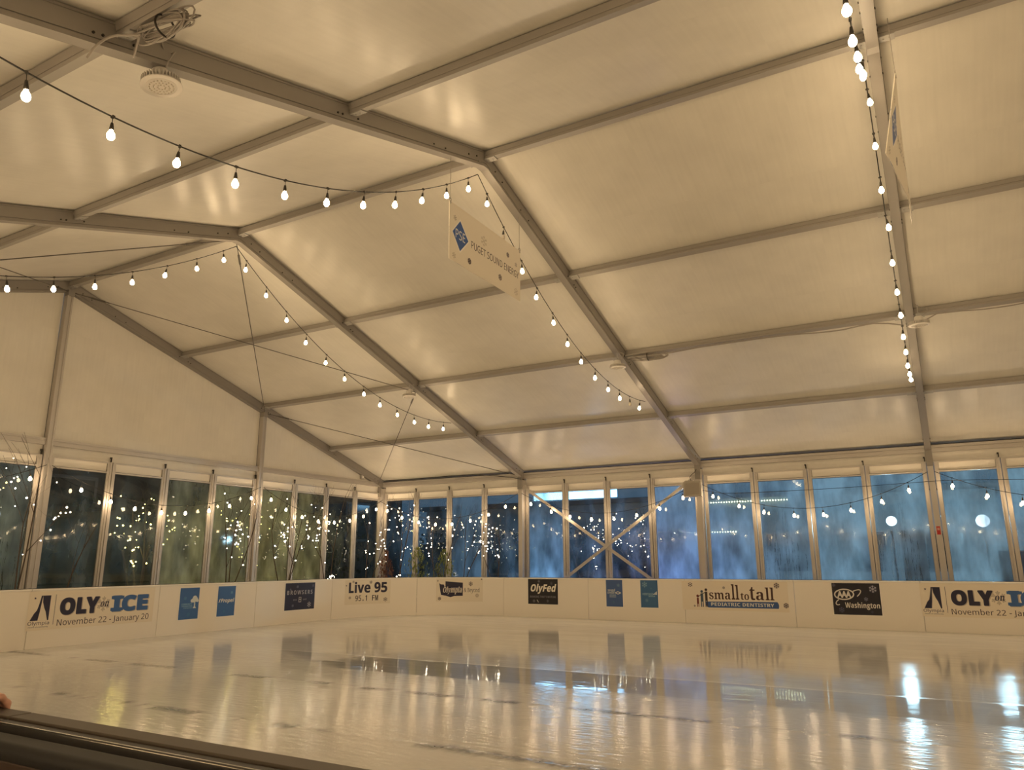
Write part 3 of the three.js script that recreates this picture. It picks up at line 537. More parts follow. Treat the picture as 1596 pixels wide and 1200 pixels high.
    g.lineWidth = 8; g.beginPath(); g.moveTo(w * 0.44, h * 0.26); g.bezierCurveTo(w * 0.62, h * 0.14, w * 0.66, h * 0.24, w * 0.52, h * 0.42); g.stroke(); g.beginPath(); g.moveTo(w * 0.13, h * 0.53); g.bezierCurveTo(w * 0.02, h * 0.62, w * 0.06, h * 0.74, w * 0.14, h * 0.68); g.stroke();
    txt(g, 'Washington', w * 0.25, h * 0.78, 62, '#ddd8d0', { width: w * 0.73 }); flake(g, w * 0.05, h * 0.07, 15, '#6a6880'); flake(g, w * 0.86, h * 0.18, 32, '#3a3952', '#a9a8b8'); flake(g, w * 0.7, h * 0.5, 18, '#807f92'); flake(g, w * 0.17, h * 0.85, 24, '#2b2a45', '#4d4c68'); flake(g, w * 0.8, h * 0.9, 12, '#3f3e58'); }),
};

// ---------------------------------------------------------------- dasher boards
const STR_Z = RZ1 - RZ0 - 2 * RAD, STR_X = RX1 - RX0 - 2 * RAD, ARC = RAD * Math.PI / 2, LOOP = 2 * STR_Z + 2 * STR_X + 4 * ARC;
function onRink(s) {                                     // s = 0 where the far-left corner begins; s grows towards the long wall
  s = ((s % LOOP) + LOOP) % LOOP;
  const arc = (cx, cz, a0, d) => { const a = a0 + d / RAD; return { p: V(cx + RAD * Math.cos(a), 0, cz + RAD * Math.sin(a)), n: V(-Math.cos(a), 0, -Math.sin(a)) }; };
  if (s < ARC) return arc(RX0 + RAD, RZ0 + RAD, Math.PI, s); s -= ARC;
  if (s < STR_X) return { p: V(RX0 + RAD + s, 0, RZ0), n: V(0, 0, 1) }; s -= STR_X;
  if (s < ARC) return arc(RX1 - RAD, RZ0 + RAD, -Math.PI / 2, s); s -= ARC;
  if (s < STR_Z) return { p: V(RX1, 0, RZ0 + RAD + s), n: V(-1, 0, 0) }; s -= STR_Z;
  if (s < ARC) return arc(RX1 - RAD, RZ1 - RAD, 0, s); s -= ARC;
  if (s < STR_X) return { p: V(RX1 - RAD - s, 0, RZ1), n: V(0, 0, -1) }; s -= STR_X;
  if (s < ARC) return arc(RX0 + RAD, RZ1 - RAD, Math.PI / 2, s); s -= ARC;
  return { p: V(RX0, 0, RZ1 - RAD - s), n: V(1, 0, 0) };
}
function sweep(s0, s1, prof, n) {                        // closed profile of [offset into the rink, height] swept along the boards
  const pos = [], idx = [], K = prof.length;
  for (let i = 0; i <= n; i++) { const { p, n: nn } = onRink(s0 + (s1 - s0) * i / n); for (const [o, y] of prof) pos.push(p.x + nn.x * o, y, p.z + nn.z * o); }
  for (let i = 0; i < n; i++) for (let k = 0; k < K; k++) { const a = i * K + k, b = i * K + (k + 1) % K, c = a + K, d = b + K; idx.push(a, b, c, b, d, c); }
  const cap = THREE.ShapeUtils.triangulateShape(prof.map(([a, b]) => new THREE.Vector2(a, b)), []);
  for (const [a, b, c] of cap) { idx.push(a, c, b); idx.push(n * K + a, n * K + b, n * K + c); }
  const g = new THREE.BufferGeometry(); g.setAttribute('position', new THREE.Float32BufferAttribute(pos, 3)); g.setIndex(idx);
  return toCreasedNormals(g, 0.5);
}
function patch(s0, s1, y0, y1, off, n, cut = 0) {        // printed sheet on the rink face; s grows to the right as seen from the rink
  const pos = [], uv = [], idx = [];
  for (let i = 0; i <= n; i++) { const { p, n: nn } = onRink(s0 + (s1 - s0) * i / n); for (const [y, v] of [[y0, 0], [y1, 1]]) { pos.push(p.x + nn.x * off, y, p.z + nn.z * off); uv.push(i / n, v); } }
  for (let i = 0; i < n; i++) { const a = 2 * i; idx.push(a, a + 2, a + 1, a + 1, a + 2, a + 3); }
  const g = new THREE.BufferGeometry(); g.setAttribute('position', new THREE.Float32BufferAttribute(pos, 3)); g.setAttribute('uv', new THREE.Float32BufferAttribute(uv, 2)); g.setIndex(idx); g.computeVertexNormals();
  return g;
}
const rounded = (y0, y1, o0, o1, r) => [[o0 + r, y0], [o1 - r, y0], [o1, y0 + r], [o1, y1 - r], [o1 - r, y1], [o0 + r, y1], [o0, y1 - r], [o0, y0 + r]];
{
  const BL = 2.44, first = 2.72 + 0.0;
  const boards = [                                       // counted from the one whose left seam is at s = first
    [-5, 'plain white rink board at the left edge, left of the dated lettering'],
    [-4, 'white rink board with large lettering and dates at far left', [['oly', -7.07, 0.30, 2.36, 0.64, 'printed sheet of large dark and blue letters', 'sheet']]],
    [-3, 'white rink board with two small blue posters left of the corner', [['treePoster', -4.13, 0.285, 0.46, 0.62, 'blue poster with a white tree'], ['propel', -3.2, 0.29, 0.46, 0.62, 'blue poster with slanted white lettering']]],
    [-2, 'white rink board with one square navy poster near the corner', [['browsers', -1.29, 0.3, 0.97, 0.62, 'navy square poster with spaced capitals']]],
    [-1, 'curved white rink board with the radio station sheet', [['live', 0.69, 0.33, 1.31, 0.61, 'pale sheet with bold dark letters and numbers', 'sheet']]],
    [0, 'curved white rink board with the dark state map sheet', [['beyond', 3.24, 0.355, 1.3, 0.61, 'pale sheet with dark map and script lettering', 'sheet']]],
    [1, 'white rink board with a square black poster of slanted white letters', [['olyfed', 5.9, 0.33, 0.86, 0.63, 'black poster with slanted white letters']]],
    [2, 'white rink board with two narrow blue posters in mid picture', [['credit', 8.08, 0.32, 0.43, 0.63, 'blue poster with white arrow mark'], ['heritage', 8.97, 0.32, 0.43, 0.63, 'blue poster with little bars']]],
    [3, 'white rink board with brown lettering and small standing figures', [['small', 9.99, 0.30, 2.36, 0.64, 'printed sheet with brown letters over a blue band', 'sheet']]],
    [4, 'white rink board with the navy poster of an oval emblem', [['aaa', 13.25, 0.29, 0.92, 0.64, 'navy poster with white oval emblem']]],
    [5, 'white rink board with large lettering and dates at right edge', [['oly', 14.9, 0.30, 2.36, 0.64, 'printed sheet of large dark and blue letters', 'sheet']]],
  ];
  const seen = new Map(boards.map(([k, l, d]) => [k, [l, d]]));
  const count = Math.floor(LOOP / BL);
  const nearFrom = ARC * 3 + STR_X + STR_Z, nearTo = nearFrom + STR_X;
  for (let k = -9; k < count - 9; k++) {
    const s0 = first + k * BL + 0.004, s1 = first + (k + 1) * BL - 0.004, mid = ((s0 + s1) / 2 + LOOP) % LOOP;
    const nearSide = mid > nearFrom - 0.6 && mid < nearTo + 0.6;
    if (nearSide) continue;
    const [label, dec] = seen.get(k) ?? ['plain white rink board outside the picture', null];
    const { p } = onRink((s0 + s1) / 2);
    const t = thing('dasher_board', label, 'rink board', [p.x, 0, p.z], 0, seen.has(k) ? 'white rink boards' : 'rink boards outside the picture');
    const put = (name, g, m, lab) => { g.translate(-p.x, 0, -p.z); return part(name, g, m, t, lab); };
    put('panel', sweep(s0, s1, rounded(0.0, 0.95, -0.03, 0.0, 0.003), 12), M.hdpe);
    put('cap_rail', sweep(s0, s1, rounded(0.95, 0.982, -0.09, 0.006, 0.006), 12), M.cap);
    put('gap_shade_strip', sweep(s0, s1, rounded(0.955, 0.99, -0.115, -0.09, 0.004), 12), M.blackRubber);  // added black strip standing in for the rail and wall shadow behind the boards
    const fr = [];
    for (const f of [0.04, 0.35, 0.65, 0.96]) { const q = onRink(s0 + (s1 - s0) * f); fr.push(box(0.05, 0.95, 0.05, q.p.x - q.n.x * 0.06, 0.475, q.p.z - q.n.z * 0.06)); }
    fr.push(sweep(s0, s1, rounded(0.03, 0.08, -0.085, -0.035, 0.004), 12), sweep(s0, s1, rounded(0.45, 0.5, -0.085, -0.035, 0.004), 12));
    put('support_frame', merge(fr), M.aluLight);
    for (const [key, s, y, w, h, lab, nm] of dec ?? []) {
      if (nm !== 'sheet') put('poster_border', patch(s - 0.012, s + w + 0.014, y - 0.018, y + h + 0.012, 0.0022, 14), M.cap);
      const q = put(nm === 'sheet' ? 'printed_sheet' : 'poster', patch(s, s + w, y, y + h, 0.004, 16), decals[key].m ?? decals[key], lab);
    }
  }
  // near side: board seen from behind, with a dark rail on top
  const x0 = RX0 + RAD, L = STR_X / 8;
  for (let i = 0; i < 8; i++) {
    const a = x0 + i * L, here = i >= 3 && i <= 5;
    const t = thing('near_board', i === 3 ? 'dark-backed near rink board with metal-edged rail at bottom left' : i === 4 ? 'dark-backed near rink board continuing along the bottom edge' : 'dark-backed near rink board outside the picture', 'rink board', [a + L / 2, 0, RZ1], 0, here && i < 5 ? 'near rink boards' : 'near rink boards outside the picture');
    part('panel', rbox(L - 0.006, 0.95, 0.03, 0, 0.475, 0.02, 0.003), M.hdpe, t);
    part('cap_rail', rbox(L - 0.004, 0.03, 0.075, 0, 0.962, 0.052, 0.006), std([0.06, 0.044, 0.028], 0.5), t);
    part('rubber_channel', [rbox(L, 0.05, 0.045, 0, 0.945, 0.112, 0.006)], M.blackRubber, t);
    part('metal_edge', [box(L, 0.006, 0.006, 0, 0.972, 0.136), box(L, 0.05, 0.004, 0, 0.945, 0.139)], std([0.7, 0.68, 0.65], 0.18, 1), t);
    part('hand_rail', rbox(L, 0.06, 0.1, 0, 0.93, 0.195, 0.028), std([0.012, 0.012, 0.013], 0.6), t);
    part('back_cover', rbox(L - 0.004, 0.92, 0.02, 0, 0.46, 0.235, 0.004), std([0.06, 0.036, 0.026], 0.55), t);
  }
}

// ---------------------------------------------------------------- hanging banners
{
  const m = print(1024, 440, (g, w, h) => {
    g.fillStyle = '#e8e0d2'; g.fillRect(0, 0, w, h);
    poly(g, [[w * 0.03, h * 0.5], [w * 0.135, h * 0.2], [w * 0.255, h * 0.5], [w * 0.135, h * 0.8]], '#f2eee6');
    poly(g, [[w * 0.04, h * 0.5], [w * 0.135, h * 0.235], [w * 0.242, h * 0.5], [w * 0.135, h * 0.765]], '#2f59a3');
    txt(g, 'PSE', w * 0.07, h * 0.57, 96, '#e6e4df', { weight: 'normal', width: w * 0.135 });
    txt(g, 'PUGET SOUND ENERGY', w * 0.275, h * 0.575, 78, '#2a1f24', { weight: 'normal', width: w * 0.70 });
    flake(g, w * 0.07, h * 0.24, 22, '#9a9086'); flake(g, w * 0.45, h * 0.3, 44, '#c6bcae'); flake(g, w * 0.8, h * 0.25, 22, '#6a6068', '#3a3038'); flake(g, w * 0.26, h * 0.83, 24, '#4a4048', '#2a2028'); flake(g, w * 0.06, h * 0.9, 24, '#b0a698'); flake(g, w * 0.68, h * 0.78, 26, '#8a8078', '#4a4048'); flake(g, w * 0.93, h * 0.86, 34, '#c9bfb0'); flake(g, w * 0.93, h * 0.47 - 60, 20, '#8a8078');
  });
  const banner = (x, label, twist = 0) => {
    const W = 1.88, H = 0.80, z0 = 10.83, yb = 5.15;
    const t = thing('hanging_banner', label, 'banner', [x, yb, z0 - W / 2], 0, 'hanging banners');
    const g = new THREE.BoxGeometry(W, H, 0.008, 20, 8, 1), p = g.attributes.position;
    for (let k = 0; k < p.count; k++) p.setZ(k, p.getZ(k) + 0.006 * Math.sin(p.getX(k) * 5) * (0.5 - p.getY(k)) - twist * (0.5 - p.getY(k) / H) * Math.max(0, 0.6 - p.getX(k)) ** 1.5);
    g.translate(0, H / 2, 0).rotateY(Math.PI / 2); g.computeVertexNormals();
    part('sheet', g, m, t);
    for (const s of [-1, 1]) {
      const z = -s * (W / 2 - 0.02), top = fy(z0 - W / 2 + z) - 0.235 - yb;
      const e = part('hanger', [new THREE.TorusGeometry(0.022, 0.006, 6, 16).rotateY(Math.PI / 2).translate(0, H + 0.02, z), tubeBetween(V(0, H + 0.03, z), V(0, top, z), 0.004)], M.wire, t);
      part('eyelet', new THREE.TorusGeometry(0.014, 0.005, 6, 14).rotateY(Math.PI / 2).translate(0.004, H - 0.02, z), M.bracket, t);
    }
  };
  banner(10.02, 'white hanging banner with blue diamond and dark lettering in mid picture');
  banner(15.16, 'white hanging banner seen edge-on beside the overhead frame', 0.09);
  banner(20.0, 'white hanging banner under the frame beyond the right edge');
}

// ---------------------------------------------------------------- trees with fairy lights
function bareTree({ at, h, spread = 0.5, lean = [0, 0], stems = 3, seed: sd, lights = 30, yellow = false, lim = 0.5, label, lightLabel, group, outside = false, depth = 3, lightR = 0.013, lim2 = lim }) {
  seed = sd;
  const gs = [], tips = [], base = V(0, 0.3, 0);
  const grow = (p, d, len, r, lvl) => {
    let q = p.clone(), dd = d.clone();
    const n = lvl === 0 ? 4 : 3;
    for (let i = 0; i < n; i++) {
      dd.add(V(rr(-1, 1), rr(-0.25, 0.5), rr(-1, 1)).multiplyScalar(0.13)).normalize();
      const e = q.clone().addScaledVector(dd, len / n); if (lvl > 0 && (e.y > h || e.y < 0.5)) return; e.x = Math.max(-lim, Math.min(lim * 1.3, e.x)); e.z = Math.max(-lim2, Math.min(lim2 * 1.3, e.z)); const r1 = Math.max(0.0022, r * (1 - 0.5 * (i + 1) / n)), r0 = Math.max(0.0022, r * (1 - 0.5 * i / n));
      gs.push(tubeBetween(q, e, r0, r1, lvl < 2 ? 7 : 4));
      tips.push(e.clone());
      if (lvl < depth && (i > 0 || lvl > 0)) {
        const kids = lvl === 0 ? 1 : rnd() < 0.75 ? 1 : 0;
        for (let k = 0; k < kids; k++) { const a = rr(0, 6.283), sd2 = V(Math.cos(a), rr(0.35, 0.9), Math.sin(a)).normalize(); grow(e, dd.clone().multiplyScalar(0.75).addScaledVector(sd2, spread).normalize(), Math.min(len * rr(0.4, 0.62), 1.1), r1 * 0.6, lvl + 1); }
      }
      q = e;
    }
  };
  for (let i = 0; i < stems; i++) { const a = i / stems * 6.283 + rr(0, 1); grow(base.clone(), V(Math.cos(a) * 0.16 * spread * 2 + lean[0], 1, Math.sin(a) * 0.16 * spread * 2 + lean[1]).normalize(), h * rr(0.72, 0.92) - 0.3, outside ? 0.03 : 0.015, 0); }
  const t = thing('bare_tree', label, 'tree', at, 0, group);
  part('branches', gs, M.bark, t);
  part('planter', new THREE.LatheGeometry([[0, 0], [0.17, 0], [0.22, 0.3], [0.235, 0.32], [0.2, 0.32], [0.19, 0.28], [0, 0.28]].map(([a, b]) => new THREE.Vector2(a, b)), 20), M.pot, t);
  if (!lights) return;
  const ft = thing('fairy_lights', lightLabel, 'fairy lights', at, 0, 'fairy lights on the bare trees');
  const sph = new THREE.IcosahedronGeometry(1, 1);
  const chosen = []; for (let i = 0; i < lights; i++) { const yt = rr(0.95, h * 0.9); let bt = tips[0]; for (let j = 0; j < 14; j++) { const c = tips[Math.floor(rnd() * tips.length)]; if (Math.abs(c.y - yt) < Math.abs(bt.y - yt)) bt = c; } const q = bt.clone().add(V(rr(-0.07, 0.07), rr(-0.1, 0.03), rr(-0.07, 0.07))); if (q.y > 0.5) chosen.push(q); }
  chosen.sort((a, b) => a.y - b.y);
  for (let i = 0; i + 1 < chosen.length; i++) { let best = i + 1; for (let j = i + 2; j < chosen.length; j++) if (chosen[i].distanceTo(chosen[j]) < chosen[i].distanceTo(chosen[best])) best = j; [chosen[i + 1], chosen[best]] = [chosen[best], chosen[i + 1]]; }
  part('cord', new THREE.TubeGeometry(new THREE.CatmullRomCurve3(chosen, false, 'centripetal'), chosen.length * 4, 0.0016, 3), M.bark, ft);
  for (const q of chosen) { const b = part('bulb', sph, yellow ? M.fairyYellow : M.fairyWhite, ft); b.position.copy(q); b.scale.setScalar(lightR * rr(0.6, 1.25)); }
  if (yellow) for (let i = 0; i < 9; i++) { const l = new THREE.PointLight(new THREE.Color().setRGB(1, 0.72, 0.12), at[2] > 9 ? 0.05 : 0.2, 0, 2); l.name = 'fairy_light'; l.position.copy(chosen[Math.floor((i + 0.5) * chosen.length / 9)]); l.shadow.radius = 1.5; l.castShadow = true; ft.add(l); }
}
const inG = 'potted bare trees inside the windows', outG = 'bare lit trees outside the windows';
bareTree({ at: [0.75, 0, 10.6], h: 3.7, seed: 101, stems: 2, lights: 26, label: 'tall bare tree at the left edge before the gable windows', lightLabel: 'fairy lights on the tall bare tree at the left edge', group: inG, spread: 0.55 });
bareTree({ at: [0.8, 0, 9.85], h: 2.4, seed: 118, stems: 1, lights: 0, label: 'thin bare sapling before the left-hand gable post', group: inG, spread: 0.6 });
bareTree({ at: [0.72, 0, 6.0], h: 3.15, seed: 132, stems: 3, lights: 30, label: 'upright bare tree just left of the right-hand gable post', lightLabel: 'fairy lights on the upright tree left of the gable post', group: inG, spread: 0.5 });
bareTree({ at: [0.72, 0, 4.35], lim2: 1.0, h: 3.3, seed: 145, stems: 3, lights: 44, label: 'wide bare tree right of the right-hand gable post', lightLabel: 'fairy lights on the wide tree right of the gable post', group: inG, spread: 0.85, lean: [0, -0.12] });
bareTree({ at: [0.65, 0, 2.7], lim2: 0.7, h: 3.5, seed: 151, stems: 2, lights: 38, label: 'bare tree before the gable windows near the corner', lightLabel: 'fairy lights on the tree near the corner', group: inG, spread: 0.6 });
bareTree({ at: [0.75, 0, 1.2], h: 2.8, seed: 162, stems: 2, lights: 26, label: 'low bare tree left of the corner post', lightLabel: 'fairy lights on the low tree left of the corner post', group: inG, spread: 0.7 });
bareTree({ at: [1.15, 0, 0.3], lim2: 0.35, h: 3.45, seed: 173, stems: 3, lights: 36, label: 'bare tree just right of the corner post', lightLabel: 'fairy lights on the tree right of the corner post', group: inG, spread: 0.6 });
bareTree({ at: [2.45, 0, 0.15], lim2: 0.25, h: 3.1, seed: 184, stems: 2, lights: 30, label: 'bare tree between the green shrubs in the far corner bay', lightLabel: 'fairy lights on the tree between the green shrubs', group: inG, spread: 0.6 });
bareTree({ at: [3.2, 0, 0.12], lim: 0.7, lim2: 0.2, h: 3.0, seed: 197, stems: 2, lights: 30, label: 'bare tree with two leaning stems right of the green shrubs', lightLabel: 'fairy lights on the two-stemmed leaning tree', group: inG, spread: 0.35, lean: [0.16, 0] });
bareTree({ at: [4.3, 0, 0.08], lim2: 0.18, h: 2.6, seed: 204, stems: 2, lights: 20, label: 'small bare tree beside the second frame post', lightLabel: 'fairy lights on the small tree beside the post', group: inG, spread: 0.6 });
bareTree({ at: [-1.7, -0.2, 6.6], h: 3.6, seed: 211, stems: 4, lights: 64, yellow: true, outside: true, lim: 1.2, lightR: 0.017, label: 'yellow-lit bare tree outside the middle gable windows', lightLabel: 'yellow fairy lights outside the middle gable windows', group: outG, spread: 0.8 });
bareTree({ at: [-1.8, -0.2, 3.4], h: 3.6, seed: 222, stems: 4, lights: 64, yellow: true, outside: true, lim: 1.2, lightR: 0.017, label: 'yellow-lit bare tree outside the gable windows near the corner', lightLabel: 'yellow fairy lights outside the gable windows near the corner', group: outG, spread: 0.8 });
bareTree({ at: [-1.6, -0.2, 10.9], h: 3.6, seed: 233, stems: 4, lights: 34, yellow: true, outside: true, lim: 1.2, lightR: 0.017, label: 'yellow-lit bare tree outside the leftmost gable windows', lightLabel: 'yellow fairy lights outside the leftmost gable windows', group: outG, spread: 0.8 });
bareTree({ at: [5.4, -0.2, -3.4], h: 3.3, seed: 244, stems: 3, lights: 60, outside: true, lim: 1.2, lightR: 0.011, label: 'bare tree added outside to imitate reflected white lights, left of the crossed braces', lightLabel: 'white fairy lights imitating window reflections left of the crossed braces', group: outG, spread: 0.8 });  // added tree; its lights stand in for indoor fairy lights mirrored in the vinyl
bareTree({ at: [7.3, -0.2, -3.2], h: 3.2, seed: 255, stems: 3, lights: 50, outside: true, lim: 1.2, lightR: 0.011, label: 'bare tree added outside to imitate reflected white lights, right of the crossed braces', lightLabel: 'white fairy lights imitating window reflections right of the crossed braces', group: outG, spread: 0.8 });  // second added tree for the mirrored indoor lights
function shrub(at, r, h, sd, m, label) {
  seed = sd; const gs = [], st = [];
  for (let i = 0; i < 520; i++) {
    const a = rr(0, 6.283), v = rnd(), rad = r * Math.sqrt(rnd()) * Math.sin(Math.PI * (0.15 + 0.8 * v)), p = V(Math.cos(a) * rad, 0.35 + v * (h - 0.35), Math.sin(a) * rad);
    const g = new THREE.PlaneGeometry(0.022, 0.09, 1, 2); const q = g.attributes.position; for (let k = 0; k < q.count; k++) { const y = q.getY(k) / 0.09 + 0.5; q.setX(k, q.getX(k) * Math.sin(Math.PI * (0.12 + 0.8 * y))); q.setZ(k, 0.012 * y * y); }
    g.rotateX(rr(-1.2, 1.2)).rotateY(rr(0, 6.283)).translate(p.x, p.y, p.z); g.computeVertexNormals(); gs.push(g);
    if (i % 26 === 0) st.push(tubeBetween(V(rr(-0.04, 0.04), 0.28, rr(-0.04, 0.04)), p, 0.008, 0.003, 5));
  }
  const t = thing('potted_shrub', label, 'shrub', at, 0, 'potted shrubs by the corner');
  part('foliage', gs, m, t); part('stems', st, M.bark, t);
  part('planter', new THREE.LatheGeometry([[0, 0], [0.17, 0], [0.22, 0.3], [0.235, 0.32], [0.2, 0.32], [0.19, 0.28], [0, 0.28]].map(([a, b]) => new THREE.Vector2(a, b)), 20), M.pot, t);
}
shrub([1.75, 0, 0.2], 0.38, 1.8, 301, M.leaf, 'green leafy shrub left of the corner-bay bare trees');
shrub([2.75, 0, 0.3], 0.34, 1.72, 302, M.leaf, 'green leafy shrub between the bare trees of the corner bay');
shrub([1.25, 0, 1.0], 0.25, 1.7, 303, M.deadLeaf, 'rusty brown shrub standing against the corner post');

// ---------------------------------------------------------------- outside
{
  const wallM = std([0.32, 0.34, 0.36], 0.8), trimM = std([0.1, 0.1, 0.11], 0.6), glassM = std([0.02, 0.025, 0.03], 0.1);
  const b = thing('market_hall', 'low pale building outside with blue-lit front and glowing sign band', 'building', [4, -0.2, -15]);
  part('wall', rbox(26, 4.2, 3, 0, 2.1, -1.5, 0.03), wallM, b);
  part('roof', rbox(26.6, 0.22, 3.6, 0, 4.31, -1.4, 0.04), trimM, b);
  for (let i = 0; i < 9; i++) { const w = part('window', rbox(1.7, 1.5, 0.08, -11 + i * 2.75, 1.9, 0.02, 0.02), trimM, b); part('glass', box(1.5, 1.3, 0.02, -11 + i * 2.75, 1.9, 0.07), glassM, w); }
  const sg = part('sign_band', rbox(4.4, 0.5, 0.12, -4.2, 4.75, 0.05, 0.03), glow([1.4, 3.2, 5.2]), b, 'glowing blue-white sign band');
  const rows = []; const led = (x0, x1, y, n) => { for (let i = 0; i < n; i++) rows.push(new THREE.IcosahedronGeometry(0.03, 1).translate(x0 + (x1 - x0) * i / (n - 1), y, 0.12)); };
  led(0.6, 3.4, 2.78, 26); led(2.3, 5.6, 4.05, 30);
  tag(part('led_strip_lights', rows, glow([6, 6.5, 4]), b), 'rows of tiny lights along the front', null, null, 'stuff');
  const area = (x, y, z, w, h, rgb, I, tx, ty, tz) => { const l = new THREE.RectAreaLight(new THREE.Color().setRGB(...rgb), I, w, h); l.position.set(x, y, z); l.lookAt(tx, ty, tz); l.name = 'sign_light'; scene.add(l); };
  area(-0.2, 4.55, -14.8, 4.4, 0.5, [0.35, 0.7, 1], 5, -0.2, 4.0, 0);
  const lamp = (x, z, y, r, label, cd = 32) => {
    const t = thing('street_globe', label, 'street lamp', [x, -0.2, z], 0, 'white globe lamps outside');
    part('pole', [new THREE.CylinderGeometry(0.04, 0.06, y - r, 12).translate(0, (y - r) / 2, 0), new THREE.CylinderGeometry(0.13, 0.16, 0.2, 12).translate(0, 0.1, 0), new THREE.CylinderGeometry(0.1, 0.05, 0.1, 12).translate(0, y - r, 0)], trimM, t);
    part('globe', new THREE.SphereGeometry(r, 24, 16).translate(0, y + 0.2, 0), glow([2.3, 2.9, 3.3]), t);
    const l = new THREE.PointLight(new THREE.Color().setRGB(0.45, 0.8, 1), cd, 0, 2); l.name = 'globe_light'; l.position.set(0, y + 0.2, 0); l.shadow.radius = r * 50; l.castShadow = true; t.add(l);
  };
  lamp(13.75, -8, 2.56, 0.15, 'white globe street lamp outside, left of the right-hand wall post');
  lamp(16.15, -8, 2.50, 0.18, 'white globe street lamp outside, right of the right-hand wall post');
  lamp(-3.0, 9.35, 2.45, 0.15, 'white globe street lamp outside the gable at the left edge', 1.5);
  const blue = (x, z, I, rgb, label) => {
    const t = thing('blue_floodlight', label, 'floodlight', [x, -0.2, z], 0, 'coloured floodlights outside');
    part('housing', rbox(0.3, 0.22, 0.12, 0, 0.3, 0, 0.02), trimM, t); part('lens', box(0.26, 0.18, 0.01, 0, 0.3, 0.066), glow(rgb.map((v) => v * 4)), t); part('yoke', [box(0.02, 0.3, 0.04, -0.17, 0.2, 0), box(0.02, 0.3, 0.04, 0.17, 0.2, 0), box(0.36, 0.02, 0.1, 0, 0.05, 0)], trimM, t);
    const l = new THREE.PointLight(new THREE.Color().setRGB(...rgb), I, 0, 2); l.name = 'flood_light'; l.position.set(0, 0.35, 0.2); l.shadow.radius = 4; l.castShadow = true; t.add(l);
  };
  blue(9.3, -2.4, 5, [0.12, 0.35, 1], 'blue floodlight low outside the window left of the loudspeaker');
  blue(5.6, -1.7, 3.5, [0.2, 0.55, 1], 'pale blue floodlight low outside the leftmost braced window');
  blue(8.3, -2.6, 2, [0.4, 0.17, 1], 'violet floodlight low outside right of the crossed braces');
  const boxy = (x, z, w, h, d, label) => { const t = thing('utility_cabinet', label, 'cabinet', [x, -0.2, z], 0, 'dark cabinets outside'); part('housing', rbox(w, h, d, 0, h / 2, 0, 0.03), std([0.02, 0.018, 0.016], 0.6), t); part('lid', rbox(w + 0.06, 0.05, d + 0.06, 0, h, 0, 0.015), std([0.025, 0.022, 0.02], 0.5), t); part('door', rbox(w * 0.8, h * 0.75, 0.02, 0, h * 0.5, d / 2 + 0.005, 0.005), std([0.024, 0.02, 0.018], 0.55), t); };
  boxy(16.6, -1.5, 1.1, 1.85, 0.7, 'tall dark cabinet close outside the right edge window');
  boxy(14.45, -2.2, 0.5, 2.25, 0.5, 'narrow dark cabinet outside left of the right-hand wall post');
  // dark hedge and brick building, added past the gable to block sky light
  const k = thing('added_brick_building', 'dark brick building added beyond the gable windows to block sky light', 'building', [-8, -0.2, 8]);
  part('wall', rbox(4, 7.5, 34, 0, 3.75, 0, 0.03), std([0.05, 0.04, 0.036], 0.85), k); part('roof', rbox(4.4, 0.3, 34.4, 0, 7.6, 0, 0.04), trimM, k);
  for (let i = 0; i < 8; i++) { const w = part('window', rbox(0.1, 1.6, 1.5, 2.0, 3.2, -14 + i * 4, 0.02), trimM, k); part('glass', box(0.02, 1.4, 1.3, 2.06, 3.2, -14 + i * 4), glassM, w); }
  seed = 77;
  const hedge = (x, z, w, h, d, label, n) => {
    const gs = []; for (let i = 0; i < n; i++) { const g = new THREE.PlaneGeometry(0.09, 0.14); g.rotateX(rr(-1.5, 1.5)).rotateY(rr(0, 6.28)).translate(rr(-w, w) / 2, 0.1 + rnd() * h * (0.85 + 0.15 * rnd()), rr(-d, d) / 2); gs.push(g); }
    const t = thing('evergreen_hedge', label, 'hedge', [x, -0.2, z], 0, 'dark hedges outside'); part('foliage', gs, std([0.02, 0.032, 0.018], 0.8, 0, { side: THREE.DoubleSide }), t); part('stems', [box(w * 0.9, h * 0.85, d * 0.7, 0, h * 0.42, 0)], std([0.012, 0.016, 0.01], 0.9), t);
  };
  hedge(-4.2, 6, 1.0, 3.4, 20, 'long dark hedge added outside to darken the gable windows', 5000);  // added to keep sky light off the gable windows
  hedge(1.0, -4.6, 5.5, 2.6, 1.0, 'dark hedge outside the corner windows of the long wall', 2400);
  hedge(6.3, -5.2, 4.6, 2.7, 1.0, 'dark hedge outside behind the crossed braces', 2400);
}

